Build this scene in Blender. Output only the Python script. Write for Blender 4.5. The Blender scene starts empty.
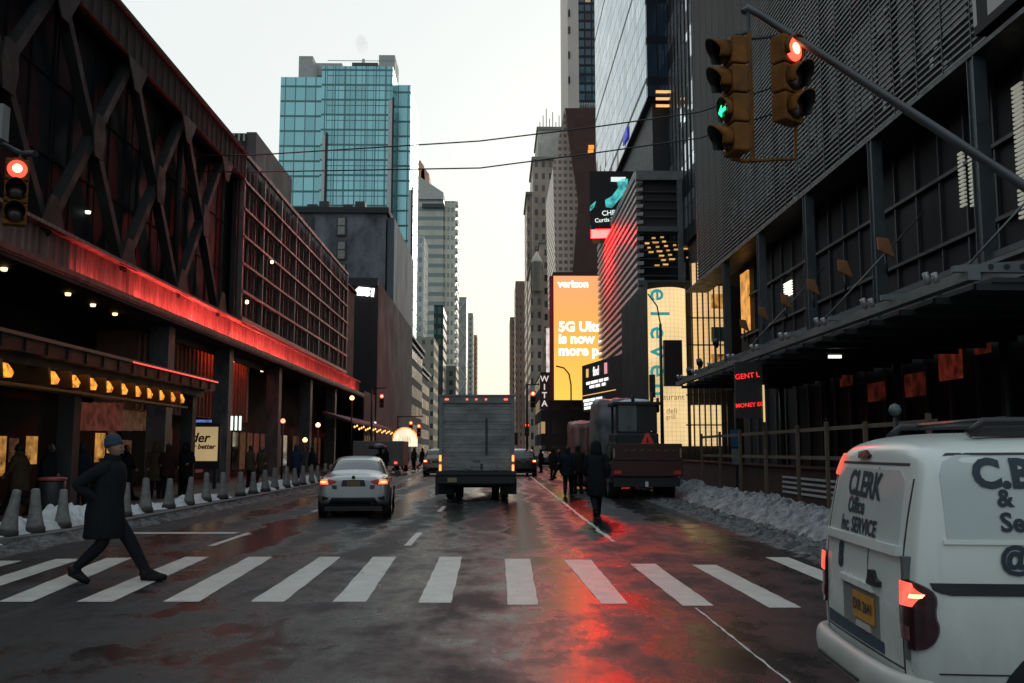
import bpy, bmesh, math, random
from mathutils import Vector, Matrix, noise
from mathutils.bvhtree import BVHTree
random.seed(7)
PI = math.pi
R = math.radians
scene = bpy.context.scene
col = scene.collection

# ------------------------------------------------------------------ camera
FPX = 950.0
TH = math.atan(108.5 / 950)
PS = math.atan(15 / 950 * math.cos(TH))
CAM = Vector((0, 0, 1.65))
cF = Vector((math.sin(PS) * math.cos(TH), math.cos(PS) * math.cos(TH), math.sin(TH)))
cR = Vector((math.cos(PS), -math.sin(PS), 0))
cU = cR.cross(cF)
def ray(px, py): return cF * FPX + cR * (px - 512) + cU * (341.5 - py)
def at(px, py, Y):
    d = ray(px, py); return CAM + d * (Y / d.y)
def atx(px, py, X):
    d = ray(px, py); return CAM + d * (X / d.x)
def gnd(px, py, z=0.0):
    d = ray(px, py); return CAM + d * ((z - 1.65) / d.z)
cam = bpy.data.cameras.new('camera')
cam.sensor_width = 36; cam.lens = FPX / 1024 * 36; cam.clip_start = .05; cam.clip_end = 5000
camo = bpy.data.objects.new('camera', cam); col.objects.link(camo)
camo.location = CAM; camo.rotation_euler = (PI / 2 + TH, 0, -PS)
scene.camera = camo

# ------------------------------------------------------------------ materials
def S(r, g, b):
    f = lambda c: (c / 255 / 12.92) if c / 255 <= .04045 else ((c / 255 + .055) / 1.055) ** 2.4
    return (f(r), f(g), f(b))
def c4(c, k=1.0): return (c[0] * k, c[1] * k, c[2] * k, 1)
class NT:
    def __init__(s, m): s.t = m.node_tree; s.n = s.t.nodes; s.l = s.t.links
    def add(s, typ, **kw):
        n = s.n.new(typ)
        for k, v in kw.items(): setattr(n, k, v)
        return n
    def link(s, a, b): s.l.new(a, b)
    def math(s, op, a, b=None, c=None):
        n = s.n.new('ShaderNodeMath'); n.operation = op
        for i, v in enumerate((a, b, c)):
            if v is None: continue
            if isinstance(v, (int, float)): n.inputs[i].default_value = v
            else: s.l.new(v, n.inputs[i])
        return n.outputs[0]
    def mix(s, f, a, b):
        n = s.n.new('ShaderNodeMix'); n.data_type = 'RGBA'
        for i, v in ((0, f), (6, a), (7, b)):
            if isinstance(v, (int, float)): n.inputs[i].default_value = v
            elif isinstance(v, tuple): n.inputs[i].default_value = v
            else: s.l.new(v, n.inputs[i])
        return n.outputs[2]
    def noise(s, scale, detail=4, vec=None, rough=.55):
        n = s.n.new('ShaderNodeTexNoise'); n.inputs['Scale'].default_value = scale
        n.inputs['Detail'].default_value = detail; n.inputs['Roughness'].default_value = rough
        if vec is not None: s.l.new(vec, n.inputs['Vector'])
        return n.outputs['Fac']
    def ramp(s, v, a, b, lo=0.0, hi=1.0):
        n = s.n.new('ShaderNodeMapRange'); n.clamp = True
        s.l.new(v, n.inputs[0])
        for i, x in enumerate((a, b, lo, hi)): n.inputs[i + 1].default_value = x
        return n.outputs[0]
    def pos(s, sx=1, sy=1, sz=1, obj=False):
        if obj:
            g = s.n.new('ShaderNodeTexCoord').outputs['Object']
        else:
            g = s.n.new('ShaderNodeNewGeometry').outputs['Position']
        m = s.n.new('ShaderNodeMapping'); m.inputs['Scale'].default_value = (sx, sy, sz)
        s.l.new(g, m.inputs['Vector']); return m.outputs[0]
def newmat(name):
    m = bpy.data.materials.new(name); m.use_nodes = True
    nt = NT(m); b = nt.n['Principled BSDF']
    return m, nt, b
def M(name, c, rough=.6, metal=0.0, var=.18, scale=2.5, bump=0.0, bscale=40, spec=.5, emit=None, es=0.0, stretch=(1, 1, 1), coat=0.0, rvar=.12, obj=False):
    m, nt, b = newmat(name)
    v = nt.pos(*stretch, obj=obj)
    n = nt.noise(scale, 5, v, .62)
    f = nt.ramp(n, .3, .7)
    nt.link(nt.mix(f, c4(c, 1 - var), c4(c, 1 + var)), b.inputs['Base Color'])
    nt.link(nt.ramp(n, .3, .7, max(.02, rough - rvar), min(1, rough + rvar)), b.inputs['Roughness'])
    b.inputs['Metallic'].default_value = metal
    b.inputs['Specular IOR Level'].default_value = spec
    if coat: b.inputs['Coat Weight'].default_value = coat; b.inputs['Coat Roughness'].default_value = .06
    if bump:
        bn = nt.n.new('ShaderNodeBump'); bn.inputs['Strength'].default_value = bump; bn.inputs['Distance'].default_value = .02
        nt.link(nt.noise(bscale, 4, nt.pos(obj=obj)), bn.inputs['Height']); nt.link(bn.outputs[0], b.inputs['Normal'])
    if emit is not None:
        b.inputs['Emission Color'].default_value = c4(emit); b.inputs['Emission Strength'].default_value = es
    return m
def EM(name, c, s, var=.12, scale=6):
    m, nt, b = newmat(name)
    b.inputs['Base Color'].default_value = c4(c, .3)
    n = nt.ramp(nt.noise(scale, 3, nt.pos()), .3, .7)
    nt.link(nt.mix(n, c4(c, 1 - var), c4(c, 1 + var)), b.inputs['Emission Color'])
    b.inputs['Emission Strength'].default_value = s
    return m
def winmat(name, wall, glass, w, h, fw, fh, lit=0.0, litc=(1, .6, .25), lits=.7, grough=.12, wrough=.8, gvar=.5, u0=0.0, v0=0.0, gspec=.8, gmetal=0.0, wvar=.2, wscale=.25):
    m, nt, b = newmat(name)
    g = nt.n.new('ShaderNodeNewGeometry')
    sp = nt.n.new('ShaderNodeSeparateXYZ'); nt.link(g.outputs['Position'], sp.inputs[0])
    sn = nt.n.new('ShaderNodeSeparateXYZ'); nt.link(g.outputs['True Normal'], sn.inputs[0])
    side = nt.math('GREATER_THAN', nt.math('ABSOLUTE', sn.outputs[0]), .7)
    top = nt.math('GREATER_THAN', nt.math('ABSOLUTE', sn.outputs[2]), .7)
    u = nt.math('ADD', nt.math('MULTIPLY', side, sp.outputs[1]), nt.math('MULTIPLY', nt.math('SUBTRACT', 1, side), sp.outputs[0]))
    cu = nt.math('DIVIDE', nt.math('SUBTRACT', u, u0), w); cv = nt.math('DIVIDE', nt.math('SUBTRACT', sp.outputs[2], v0), h)
    fu = nt.math('FRACT', cu); fv = nt.math('FRACT', cv)
    mu = nt.math('MULTIPLY', nt.math('GREATER_THAN', fu, (1 - fw) / 2), nt.math('LESS_THAN', fu, (1 + fw) / 2))
    mv = nt.math('MULTIPLY', nt.math('GREATER_THAN', fv, (1 - fh) / 2), nt.math('LESS_THAN', fv, (1 + fh) / 2))
    mask = nt.math('MULTIPLY', nt.math('MULTIPLY', mu, mv), nt.math('SUBTRACT', 1, top))
    cb = nt.n.new('ShaderNodeCombineXYZ'); nt.link(nt.math('FLOOR', cu), cb.inputs[0]); nt.link(nt.math('FLOOR', cv), cb.inputs[1]); nt.link(side, cb.inputs[2])
    wn = nt.n.new('ShaderNodeTexWhiteNoise'); nt.link(cb.outputs[0], wn.inputs['Vector']); rnd = wn.outputs['Value']
    gl = nt.mix(rnd, c4(glass, 1 - gvar), c4(glass, 1 + gvar))
    wl = nt.mix(nt.ramp(nt.noise(wscale, 6, nt.pos(1, 1, .5), .65), .3, .7), c4(wall, 1 - wvar), c4(wall, 1 + wvar))
    nt.link(nt.mix(mask, wl, gl), b.inputs['Base Color'])
    nt.link(nt.math('ADD', nt.math('MULTIPLY', mask, grough - wrough), wrough), b.inputs['Roughness'])
    nt.link(nt.math('ADD', nt.math('MULTIPLY', mask, gspec - .3), .3), b.inputs['Specular IOR Level'])
    if gmetal: nt.link(nt.math('MULTIPLY', mask, gmetal), b.inputs['Metallic'])
    if lit > 0:
        b.inputs['Emission Color'].default_value = c4(litc)
        nt.link(nt.math('MULTIPLY', nt.math('MULTIPLY', nt.math('GREATER_THAN', rnd, 1 - lit), mask), lits), b.inputs['Emission Strength'])
    return m

# ------------------------------------------------------------------ mesh helpers
def root_loc(o):
    v = Vector((0, 0, 0))
    while o is not None:
        v += o.location; o = o.parent
    return v
class MB:
    def __init__(s): s.v = []; s.f = []; s.m = []; s.sm = []
    def face(s, idx, m=0, sm=False): s.f.append(idx); s.m.append(m); s.sm.append(sm)
    def poly(s, pts, m=0):
        b = len(s.v); s.v += [tuple(p) for p in pts]; s.face(list(range(b, b + len(pts))), m)
    def box(s, x0, x1, y0, y1, z0, z1, m=0):
        return s.hexa([(x0, y0, z0), (x1, y0, z0), (x1, y1, z0), (x0, y1, z0), (x0, y0, z1), (x1, y0, z1), (x1, y1, z1), (x0, y1, z1)], m)
    def hexa(s, p, m=0):
        b = len(s.v); s.v += [tuple(q) for q in p]
        for q in ((3, 2, 1, 0), (4, 5, 6, 7), (0, 1, 5, 4), (1, 2, 6, 5), (2, 3, 7, 6), (3, 0, 4, 7)): s.face([b + i for i in q], m)
        return s
    def obox(s, c, size, rot, m=0):
        c = Vector(c); h = Vector(size) / 2
        P = [c + rot @ Vector((sx * h.x, sy * h.y, sz * h.z)) for sz in (-1, 1) for sx, sy in ((-1, -1), (1, -1), (1, 1), (-1, 1))]
        return s.hexa(P, m)
    def bar(s, a, b, w, d, up=(0, 0, 1), m=0):
        a = Vector(a); b = Vector(b); z = (b - a); L = z.length; z.normalize()
        x = Vector(up).cross(z)
        if x.length < 1e-4: x = Vector((1, 0, 0)).cross(z)
        x.normalize(); y = z.cross(x)
        return s.obox((a + b) / 2, (w, d, L), Matrix((x, y, z)).transposed(), m)
    def tube(s, pts, r, n=8, m=0, cap=True):
        pts = [Vector(p) for p in pts]
        rr = r if isinstance(r, (list, tuple)) else [r] * len(pts)
        base = len(s.v); x = None
        for i, p in enumerate(pts):
            t = (pts[min(i + 1, len(pts) - 1)] - pts[max(i - 1, 0)]).normalized()
            if x is None:
                x = t.orthogonal().normalized()
            x = (x - t * x.dot(t)).normalized(); y = t.cross(x)
            for k in range(n):
                a = 2 * PI * k / n; s.v.append(tuple(p + (x * math.cos(a) + y * math.sin(a)) * rr[i]))
        for i in range(len(pts) - 1):
            for k in range(n):
                s.face([base + i * n + k, base + i * n + (k + 1) % n, base + (i + 1) * n + (k + 1) % n, base + (i + 1) * n + k], m, True)
        if cap:
            s.face([base + k for k in range(n)][::-1], m); s.face([base + (len(pts) - 1) * n + k for k in range(n)], m)
        return s
    def lathe(s, prof, o=(0, 0, 0), axis=(0, 0, 1), n=20, m=0, cap=True, sm=True):
        o = Vector(o); z = Vector(axis).normalized(); x = z.orthogonal().normalized(); y = z.cross(x); base = len(s.v)
        for r, h in prof:
            for k in range(n):
                a = 2 * PI * k / n; s.v.append(tuple(o + z * h + (x * math.cos(a) + y * math.sin(a)) * r))
        for i in range(len(prof) - 1):
            for k in range(n):
                s.face([base + i * n + k, base + i * n + (k + 1) % n, base + (i + 1) * n + (k + 1) % n, base + (i + 1) * n + k], m, sm)
        if cap:
            s.face([base + k for k in range(n)][::-1], m); s.face([base + (len(prof) - 1) * n + k for k in range(n)], m)
        return s
    def prism(s, pts, d, m=0):
        d = Vector(d); b = len(s.v); n = len(pts)
        s.v += [tuple(p) for p in pts] + [tuple(Vector(p) + d) for p in pts]
        s.face(list(range(b, b + n)), m); s.face(list(range(b + n, b + 2 * n))[::-1], m)
        for i in range(n):
            j = (i + 1) % n; s.face([b + j, b + i, b + n + i, b + n + j], m)
        return s
    def mesh(s, name, mats, off=Vector((0, 0, 0))):
        me = bpy.data.meshes.new(name)
        me.from_pydata([tuple(Vector(v) - off) for v in s.v], [], s.f)
        for m in (mats if isinstance(mats, (list, tuple)) else [mats]): me.materials.append(m)
        me.polygons.foreach_set('material_index', s.m); me.polygons.foreach_set('use_smooth', s.sm)
        bm = bmesh.new(); bm.from_mesh(me); bmesh.ops.recalc_face_normals(bm, faces=bm.faces); bm.to_mesh(me); bm.free()
        me.update(); return me
    def build(s, name, mats, parent=None, local=False, bevel=0.0, loc=None):
        off = Vector((0, 0, 0))
        if parent is not None and not local: off = root_loc(parent)
        if loc is not None: off = Vector(loc)
        o = bpy.data.objects.new(name, s.mesh(name, mats, off)); col.objects.link(o)
        if parent is not None: o.parent = parent
        if loc is not None: o.location = loc
        if bevel:
            b = o.modifiers.new('bevel', 'BEVEL'); b.width = bevel; b.segments = 2; b.limit_method = 'ANGLE'
        return o
def tag(o, label, cat, group=None):
    o['label'] = label; o['category'] = cat
    if group: o['group'] = group
    return o
def thing(name, label, cat, loc, group=None, rz=0.0):
    o = bpy.data.objects.new(name, None); col.objects.link(o); o.empty_display_size = .2
    o.location = loc; o.rotation_euler = (0, 0, rz); return tag(o, label, cat, group)
def kind(o, k): o['kind'] = k; return o
KIDS = {}
def copy_tree(o, parent=None):
    c = o.copy(); col.objects.link(c); c.parent = parent
    for ch in [x for x in bpy.data.objects if x.parent == o]: copy_tree(ch, c)
    return c
def dup(o, loc, rz=None, label=None):
    c = copy_tree(o); c.location = loc
    if rz is not None: c.rotation_euler = (0, 0, rz)
    if label: c['label'] = label
    return c
def text_mesh(body, size, bold=0.0, extrude=0.004, align='CENTER', shear=0.0, spacing=1.0):
    cu = bpy.data.curves.new('txt', 'FONT'); cu.body = body; cu.size = size; cu.align_x = align; cu.align_y = 'CENTER'
    cu.extrude = extrude; cu.offset = bold; cu.shear = shear; cu.resolution_u = 3; cu.space_character = spacing
    o = bpy.data.objects.new('txt', cu); col.objects.link(o)
    dg = bpy.context.evaluated_depsgraph_get(); dg.update()
    me = bpy.data.meshes.new_from_object(o.evaluated_get(dg))
    bpy.data.objects.remove(o); bpy.data.curves.remove(cu); return me
def text(name, body, size, org, ux, uy, mat, parent, bold=0.0, extrude=.01, align='CENTER', shear=0.0, local=False, spacing=1.0):
    """lettering whose baseline runs along ux, upright along uy"""
    me = text_mesh(body, size, bold, extrude, align, shear, spacing)
    x = Vector(ux).normalized(); y = Vector(uy); y = (y - x * y.dot(x)).normalized(); z = x.cross(y)
    off = Vector((0, 0, 0)) if local or parent is None else root_loc(parent)
    m = Matrix.Translation(Vector(org) - off) @ Matrix((x, y, z)).transposed().to_4x4()
    me.transform(m); me.materials.clear(); me.materials.append(mat); me.name = name
    o = bpy.data.objects.new(name, me); col.objects.link(o)
    if parent is not None: o.parent = parent
    return o
def eval_mesh(me, mods):
    o = bpy.data.objects.new('tmp', me); col.objects.link(o)
    for typ, kw in mods:
        md = o.modifiers.new(typ, typ)
        for k, v in kw.items(): setattr(md, k, v)
    dg = bpy.context.evaluated_depsgraph_get(); dg.update()
    out = bpy.data.meshes.new_from_object(o.evaluated_get(dg))
    bpy.data.objects.remove(o); return out
def split_parts(me, names, mats, parent):
    """one object per material index of an evaluated mesh"""
    res = {}
    for i, nm in enumerate(names):
        bm = bmesh.new(); bm.from_mesh(me)
        bmesh.ops.delete(bm, geom=[f for f in bm.faces if f.material_index != i], context='FACES')
        if nm in ('side_window', 'wheel_arch'):
            pass
        for f in bm.faces: f.material_index = 0; f.smooth = True
        m2 = bpy.data.meshes.new(nm); bm.to_mesh(m2); bm.free(); m2.materials.append(mats[i])
        o = bpy.data.objects.new(nm, m2); col.objects.link(o); o.parent = parent; res[nm] = o
    return res
def mesh_obj(name, me, mats, parent=None):
    if len(me.materials): me.materials.clear()
    for m in (mats if isinstance(mats, (list, tuple)) else [mats]): me.materials.append(m)
    me.name = name
    o = bpy.data.objects.new(name, me); col.objects.link(o)
    if parent is not None: o.parent = parent
    return o

# common materials
m_dark = M('dark_metal', (.022, .025, .028), .5, .3, .25)
m_black = M('black_plastic', (.012, .013, .015), .45, 0, .2)
m_rubber = M('tyre_rubber', (.018, .018, .019), .8, 0, .2, 8)
m_steel = M('grey_steel', (.12, .135, .14), .45, .5, .2, 3)
m_steel_d = M('weathered_steel', (.05, .055, .058), .5, .4, .25, 2)
m_conc = M('concrete', (.27, .27, .26), .85, 0, .22, 4, .3)
m_white = M('white_frame', (.6, .6, .57), .5, 0, .1)
m_chrome = M('chrome', (.5, .5, .5), .18, 1, .1)
m_amber = M('signal_yellow', (.16, .062, .009), .6, 0, .45, 5, .15, 30, spec=.2)
m_red_on = EM('red_lamp', (1, .07, .03), 2.2)
m_red_core = EM('red_lamp_hot', (1, .25, .1), 9)
m_red_dim = M('red_lens', (.16, .012, .01), .2, 0, .2, 12, emit=(1, .05, .03), es=.05)
m_orange_on = EM('amber_lamp', (1, .30, .06), 2.2)
m_warm = EM('warm_lamp', (1, .55, .2), 3.0)
m_glow_w = EM('white_tube', (.8, 1, .85), 1.2)
m_snow = M('snow', (.62, .66, .70), .7, 0, .12, 1.5, .5, 18)
m_dglass = M('dark_glass', (.012, .016, .02), .12, 0, .3, .6, spec=.5)

# ------------------------------------------------------------------ world and sun
w = bpy.data.worlds.new('World'); scene.world = w; w.use_nodes = True
nt = NT(w); bg = nt.n['Background']
sky = nt.n.new('ShaderNodeTexSky'); sky.sky_type = 'NISHITA'; sky.sun_disc = False
sky.sun_elevation = R(14); sky.sun_rotation = R(12); sky.air_density = 1.0; sky.dust_density = 2.5; sky.ozone_density = 1
tc = nt.n.new('ShaderNodeTexCoord'); sx = nt.n.new('ShaderNodeSeparateXYZ'); nt.link(tc.outputs['Generated'], sx.inputs[0])
el = nt.ramp(sx.outputs[2], 0.0, .30)
cloud = nt.ramp(nt.noise(2.2, 5, tc.outputs['Generated']), .35, .7)
over = nt.mix(el, (10.2, 8.75, 6.5, 1), (8.0, 8.6, 8.65, 1))
over = nt.mix(nt.math('MULTIPLY', cloud, .35), over, (8.8, 8.8, 8.3, 1))
over = nt.mix(nt.ramp(sx.outputs[1], .45, -.35), over, (4.3, 4.9, 5.2, 1))
over = nt.mix(nt.ramp(sx.outputs[2], .45, .8), over, (6.4, 7.5, 8.2, 1))
nt.link(nt.mix(.93, sky.outputs[0], over), bg.inputs['Color'])
bg.inputs['Strength'].default_value = .1
sun = bpy.data.lights.new('sun', 'SUN'); sun.energy = .5; sun.angle = R(20); sun.color = (1, .93, .85)
suno = bpy.data.objects.new('sun', sun); col.objects.link(suno)
sd = Vector((math.sin(R(12)) * math.cos(R(14)), math.cos(R(12)) * math.cos(R(14)), math.sin(R(14))))
suno.rotation_euler = sd.to_track_quat('Z', 'Y').to_euler(); suno.location = (0, 0, 60)

# ------------------------------------------------------------------ ground, road, pavements
def road_material():
    m, nt, b = newmat('wet_asphalt')
    big = nt.noise(1.0, 5, nt.pos(.5, .10, 1), .6)
    mid = nt.noise(1.0, 6, nt.pos(1.3, .8, 1), .68)
    fine = nt.noise(42, 4, nt.pos(), .7)
    grit = nt.noise(140, 2, nt.pos())
    sp = nt.n.new('ShaderNodeSeparateXYZ'); nt.link(nt.pos(), sp.inputs[0])
    # tyre tracks: wheels sweep the lanes wet and dark, salt dries pale between them
    wob = nt.math('MULTIPLY', nt.math('SUBTRACT', nt.noise(.12, 2, nt.pos(1, 1, 1)), .5), 1.4)
    trk = nt.math('SINE', nt.math('MULTIPLY', nt.math('ADD', nt.math('ADD', sp.outputs[0], wob), 1.55), 2 * PI / 1.72))
    fade = nt.ramp(sp.outputs[1], 14, 20)
    trk = nt.math('MULTIPLY', nt.math('MULTIPLY', trk, fade), .10)
    wsum = nt.math('ADD', nt.math('ADD', nt.math('MULTIPLY', big, .5), nt.math('MULTIPLY', mid, .5)), trk)
    # wetter rut added in the right lane so the red reflection shows
    rut = nt.math('ABSOLUTE', nt.math('SUBTRACT', nt.math('ADD', sp.outputs[0], nt.math('MULTIPLY', wob, .5)), 1.05))
    wsum = nt.math('ADD', wsum, nt.ramp(rut, .2, 1.0, .065, 0))
    wet = nt.ramp(wsum, .42, .58)
    base = nt.mix(wet, (.033, .038, .042, 1), (.010, .013, .015, 1))
    salt = nt.ramp(nt.math('ADD', nt.math('MULTIPLY', nt.noise(1.0, 7, nt.pos(2.2, .35, 1), .72), 1.0), nt.math('MULTIPLY', trk, -1.2)), .56, .72, 0, .6)
    base = nt.mix(salt, base, (.115, .12, .12, 1))
    base = nt.mix(nt.ramp(fine, .35, .70, 0, .8), base, (.012, .013, .014, 1))
    base = nt.mix(nt.ramp(grit, .60, .78, 0, .35), base, (.14, .14, .135, 1))
    crack = nt.n.new('ShaderNodeTexVoronoi'); crack.feature = 'DISTANCE_TO_EDGE'; crack.inputs['Scale'].default_value = .17
    wv = nt.n.new('ShaderNodeVectorMath'); wv.operation = 'ADD'
    nz = nt.n.new('ShaderNodeTexNoise'); nz.inputs['Scale'].default_value = 1.6; nz.inputs['Detail'].default_value = 6
    nt.link(nt.pos(), wv.inputs[0]); nt.link(nz.outputs['Color'], wv.inputs[1]); nt.link(wv.outputs[0], crack.inputs['Vector'])
    ck = nt.ramp(crack.outputs['Distance'], .0, .004, 1, 0)
    base = nt.mix(nt.math('MULTIPLY', ck, .8), base, (.010, .010, .010, 1))
    nt.link(base, b.inputs['Base Color'])
    rg = nt.math('ADD', nt.ramp(wet, 0, 1, .46, .10), nt.math('MULTIPLY', fine, .16))
    nt.link(rg, b.inputs['Roughness'])
    nt.link(nt.ramp(wet, 0, 1, .16, .5), b.inputs['Specular IOR Level'])
    bp = nt.n.new('ShaderNodeBump'); bp.inputs['Distance'].default_value = .012
    nt.link(nt.ramp(wet, 0, 1, .85, .16), bp.inputs['Strength'])
    nt.link(nt.math('ADD', nt.math('MULTIPLY', nt.noise(55, 4, nt.pos(), .7), 1.0), nt.math('MULTIPLY', mid, 1.2)), bp.inputs['Height']); nt.link(bp.outputs[0], b.inputs['Normal'])
    return m
m_road = road_material()
def paint_material():
    m, nt, b = newmat('worn_paint')
    n = nt.noise(1.0, 8, nt.pos(7, 3, 1), .78); big = nt.noise(.9, 3, nt.pos(1, .6, 1))
    f = nt.ramp(nt.math('ADD', nt.math('MULTIPLY', n, .75), nt.math('MULTIPLY', big, .25)), .355, .42)
    c = nt.mix(nt.ramp(nt.noise(3.0, 7, nt.pos(), .7), .3, .7), (.50, .485, .44, 1), (.74, .72, .66, 1))
    c = nt.mix(nt.ramp(nt.noise(90, 2, nt.pos()), .5, .75, 0, .35), c, (.25, .24, .22, 1))
    nt.link(nt.mix(f, (.05, .05, .05, 1), c), b.inputs['Base Color']); nt.link(nt.ramp(n, .3, .7, .3, .55), b.inputs['Roughness'])
    return m
m_paint = paint_material()
m_walk = M('pavement_slab', (.10, .10, .10), .7, 0, .3, .8, .2)
m_kerb = M('kerb_stone', (.16, .16, .155), .75, 0, .25, 2)
g = MB(); g.poly([(-480, -280, -.03), (480, -280, -.03), (480, 930, -.03), (-480, 930, -.03)])
kind(g.build('ground', M('ground_tar', (.06, .06, .06), .8)), 'structure')
g = MB()
g.poly([(-200, -40, 0), (200, -40, 0), (200, 16, 0), (-200, 16, 0)])
g.poly([(-9.0, 16, 0), (8.0, 16, 0), (8.0, 900, 0), (-9.0, 900, 0)])
kind(g.build('road', m_road), 'structure')
def corner(xc, sgn, y0, r, far):
    pts = []
    for k in range(9):
        a = PI / 2 * k / 8
        pts.append((xc + sgn * (r - r * math.cos(a)), y0 + r - r * math.sin(a)))
    pts += [(xc + sgn * 60, y0), (xc + sgn * 60, far), (xc, far)]
    return pts
for nm, xc, sg, y0, kn in (('pavement_left', -8.2, -1, 14.8, 'kerb_left'), ('pavement_right', 6.3, 1, 14.2, 'kerb_right')):
    pts = corner(xc, sg, y0, 3.5, 900)
    if sg > 0: pts = pts[::-1]
    s = MB(); s.prism([(x, y, .004) for x, y in pts], (0, 0, .126)); kind(s.build(nm, m_walk), 'structure')
    k = MB(); path = corner(xc - sg * .003, sg, y0 - .003, 3.5, 600)[:9]
    path = [(xc - sg * .003, 600)] + path + [(xc + sg * 60, y0 - .003)]
    for (ax, ay), (bx, by) in zip(path, path[1:]):
        d = Vector((bx - ax, by - ay, 0)); nrm = Vector((-d.y, d.x, 0)).normalized() * .09
        if sg > 0: nrm = -nrm
        k.hexa([(ax - nrm.x, ay - nrm.y, .002), (bx - nrm.x, by - nrm.y, .002), (bx + nrm.x, by + nrm.y, .002), (ax + nrm.x, ay + nrm.y, .002),
                (ax - nrm.x, ay - nrm.y, .138), (bx - nrm.x, by - nrm.y, .138), (bx + nrm.x, by + nrm.y, .138), (ax + nrm.x, ay + nrm.y, .138)])
    kind(k.build(kn, m_kerb), 'structure')
# markings: crosswalk bars, dashes, edge lines
mk = MB()
def wobble_quad(a, b, c, d, n=14, j=.007):
    a, b, c, d = map(Vector, (a, b, c, d)); base = len(mk.v)
    for i in range(n + 1):
        t = i / n; L = a.lerp(d, t); Q = b.lerp(c, t)
        mk.v.append((L.x + random.uniform(-j, j), L.y, .004)); mk.v.append((Q.x + random.uniform(-j, j), Q.y, .004))
    for i in range(n): mk.face([base + 2 * i, base + 2 * i + 1, base + 2 * i + 3, base + 2 * i + 2])
for bx0, bx1, by, tx0, tx1, ty in ((-165, -130, 602, -2, 22, 561), (-80, -48, 602, 56, 82, 559), (-2, 32, 602, 107, 132, 558), (76, 112, 602, 185, 209, 557), (163, 199, 602, 249, 273, 557), (250, 284, 602, 320, 341, 557), (333, 366, 602, 373, 396, 557),
        (418, 451, 603, 440, 462, 557), (508, 538, 605, 505, 530, 559), (601, 628, 604, 564, 591, 560), (683, 714, 606, 630, 655, 564), (770, 802, 608, 692, 716, 565)):
    wobble_quad(gnd(bx0, by), gnd(bx1, by), gnd(tx1, ty), gnd(tx0, ty))
wobble_quad((4.1, 10.6, 0), (4.45, 10.6, 0), (4.5, 14.9, 0), (4.15, 14.9, 0))
for k in range(16):
    y0 = 16.8 + k * 9.1
    for X in (-4.95, -1.55):
        wobble_quad((X - .06, y0, 0), (X + .06, y0, 0), (X + .06, y0 + 2.6, 0), (X - .06, y0 + 2.6, 0), 6)
wobble_quad((-8.0, 19.2, 0), (-5.2, 19.2, 0), (-5.2, 19.6, 0), (-8.0, 19.6, 0), 4)
wobble_quad((2.06, 17.5, 0), (2.15, 17.5, 0), (2.15, 60, 0), (2.06, 60, 0), 90, .03)
wobble_quad((2.08, 5.2, 0), (2.10, 5.2, 0), (2.10, 10.2, 0), (2.08, 10.2, 0), 40, .008)
kind(mk.build('road_marking', m_paint), 'structure')
# manhole covers and asphalt patches
m_cast = M('cast_iron', (.025, .024, .024), .45, .6, .3, 12, .5, 60)
for i, (px, py, r, lb) in enumerate(((543, 514, .48, 'round iron manhole cover in the red lit lane, farther of the two'), (571, 553, .42, 'round iron manhole cover just beyond the crosswalk in the red glow'), (470, 507, .5, 'round iron manhole cover on the asphalt between silver car and box truck'))):
    p = gnd(px, py); c = MB()
    c.lathe([(r, .0), (r, .008), (r * .93, .012), (r * .9, .009), (.001, .009)], (0, 0, .001), n=28)
    for a in range(6):
        c.box(-r * .8 + a * r * .3, -r * .8 + a * r * .3 + .03, -r * .55, r * .55, .009, .014)
    tag(c.build('manhole_cover', m_cast, loc=(p.x, p.y, .003)), lb, 'manhole cover', 'manhole covers in the road')

# ------------------------------------------------------------------ snow
def snowbank(name, xf, wf, hf, y0, y1, ny, nx, seed, mat):
    b = MB()
    for i in range(ny + 1):
        y = y0 + (y1 - y0) * i / ny; xc = xf(y); wd = wf(y)
        for j in range(nx + 1):
            t = j / nx; x = xc + (t - .5) * wd
            prof = math.sin(PI * t) ** .8
            n1 = noise.fractal(Vector((x * 1.3, y * 1.3, seed)), 1, 2.1, 5); n2 = noise.noise(Vector((x * 7, y * 7, seed + 5)))
            n3 = noise.noise(Vector((x * 17, y * 17, seed + 9)))
            h = hf(y) * prof * (1 + .5 * n1) + prof * (.11 * n2 + .055 * n3)
            e = noise.noise(Vector((0, y * 1.5, seed + 2 + t))) * .14
            b.v.append((x + e, y, max(-.01, h - .02)))
    for i in range(ny):
        for j in range(nx):
            k = i * (nx + 1) + j; b.face([k, k + 1, k + nx + 2, k + nx + 1], 0, False)
    return kind(b.build(name, mat), 'stuff')
def dirty_snow(name, c1, c2, t0, t1):
    m, nt, b = newmat(name)
    f = nt.ramp(nt.noise(3.2, 7, nt.pos(), .75), t0, t1)
    nt.link(nt.mix(f, c4(c1), c4(c2)), b.inputs['Base Color']); b.inputs['Roughness'].default_value = .75
    bp = nt.n.new('ShaderNodeBump'); bp.inputs['Strength'].default_value = .7; bp.inputs['Distance'].default_value = .03
    nt.link(nt.noise(22, 5, nt.pos(), .7), bp.inputs['Height']); nt.link(bp.outputs[0], b.inputs['Normal'])
    return m
m_slush = dirty_snow('dirty_snow', (.09, .09, .09), (.38, .40, .41), .36, .64)
m_snowl = dirty_snow('white_snow', (.55, .58, .60), (.74, .78, .80), .3, .5)
m_grit = dirty_snow('grey_slush', (.05, .05, .05), (.26, .27, .27), .42, .7)
snowbank('snow', lambda y: 6.75 + .02 * (y - 20), lambda y: 2.0, lambda y: .42, 13.6, 44, 620, 46, 3, m_slush)
snowbank('slush', lambda y: 5.4 + .012 * (y - 12), lambda y: 1.7, lambda y: .05, 12.2, 40, 420, 30, 8, m_grit)
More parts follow.
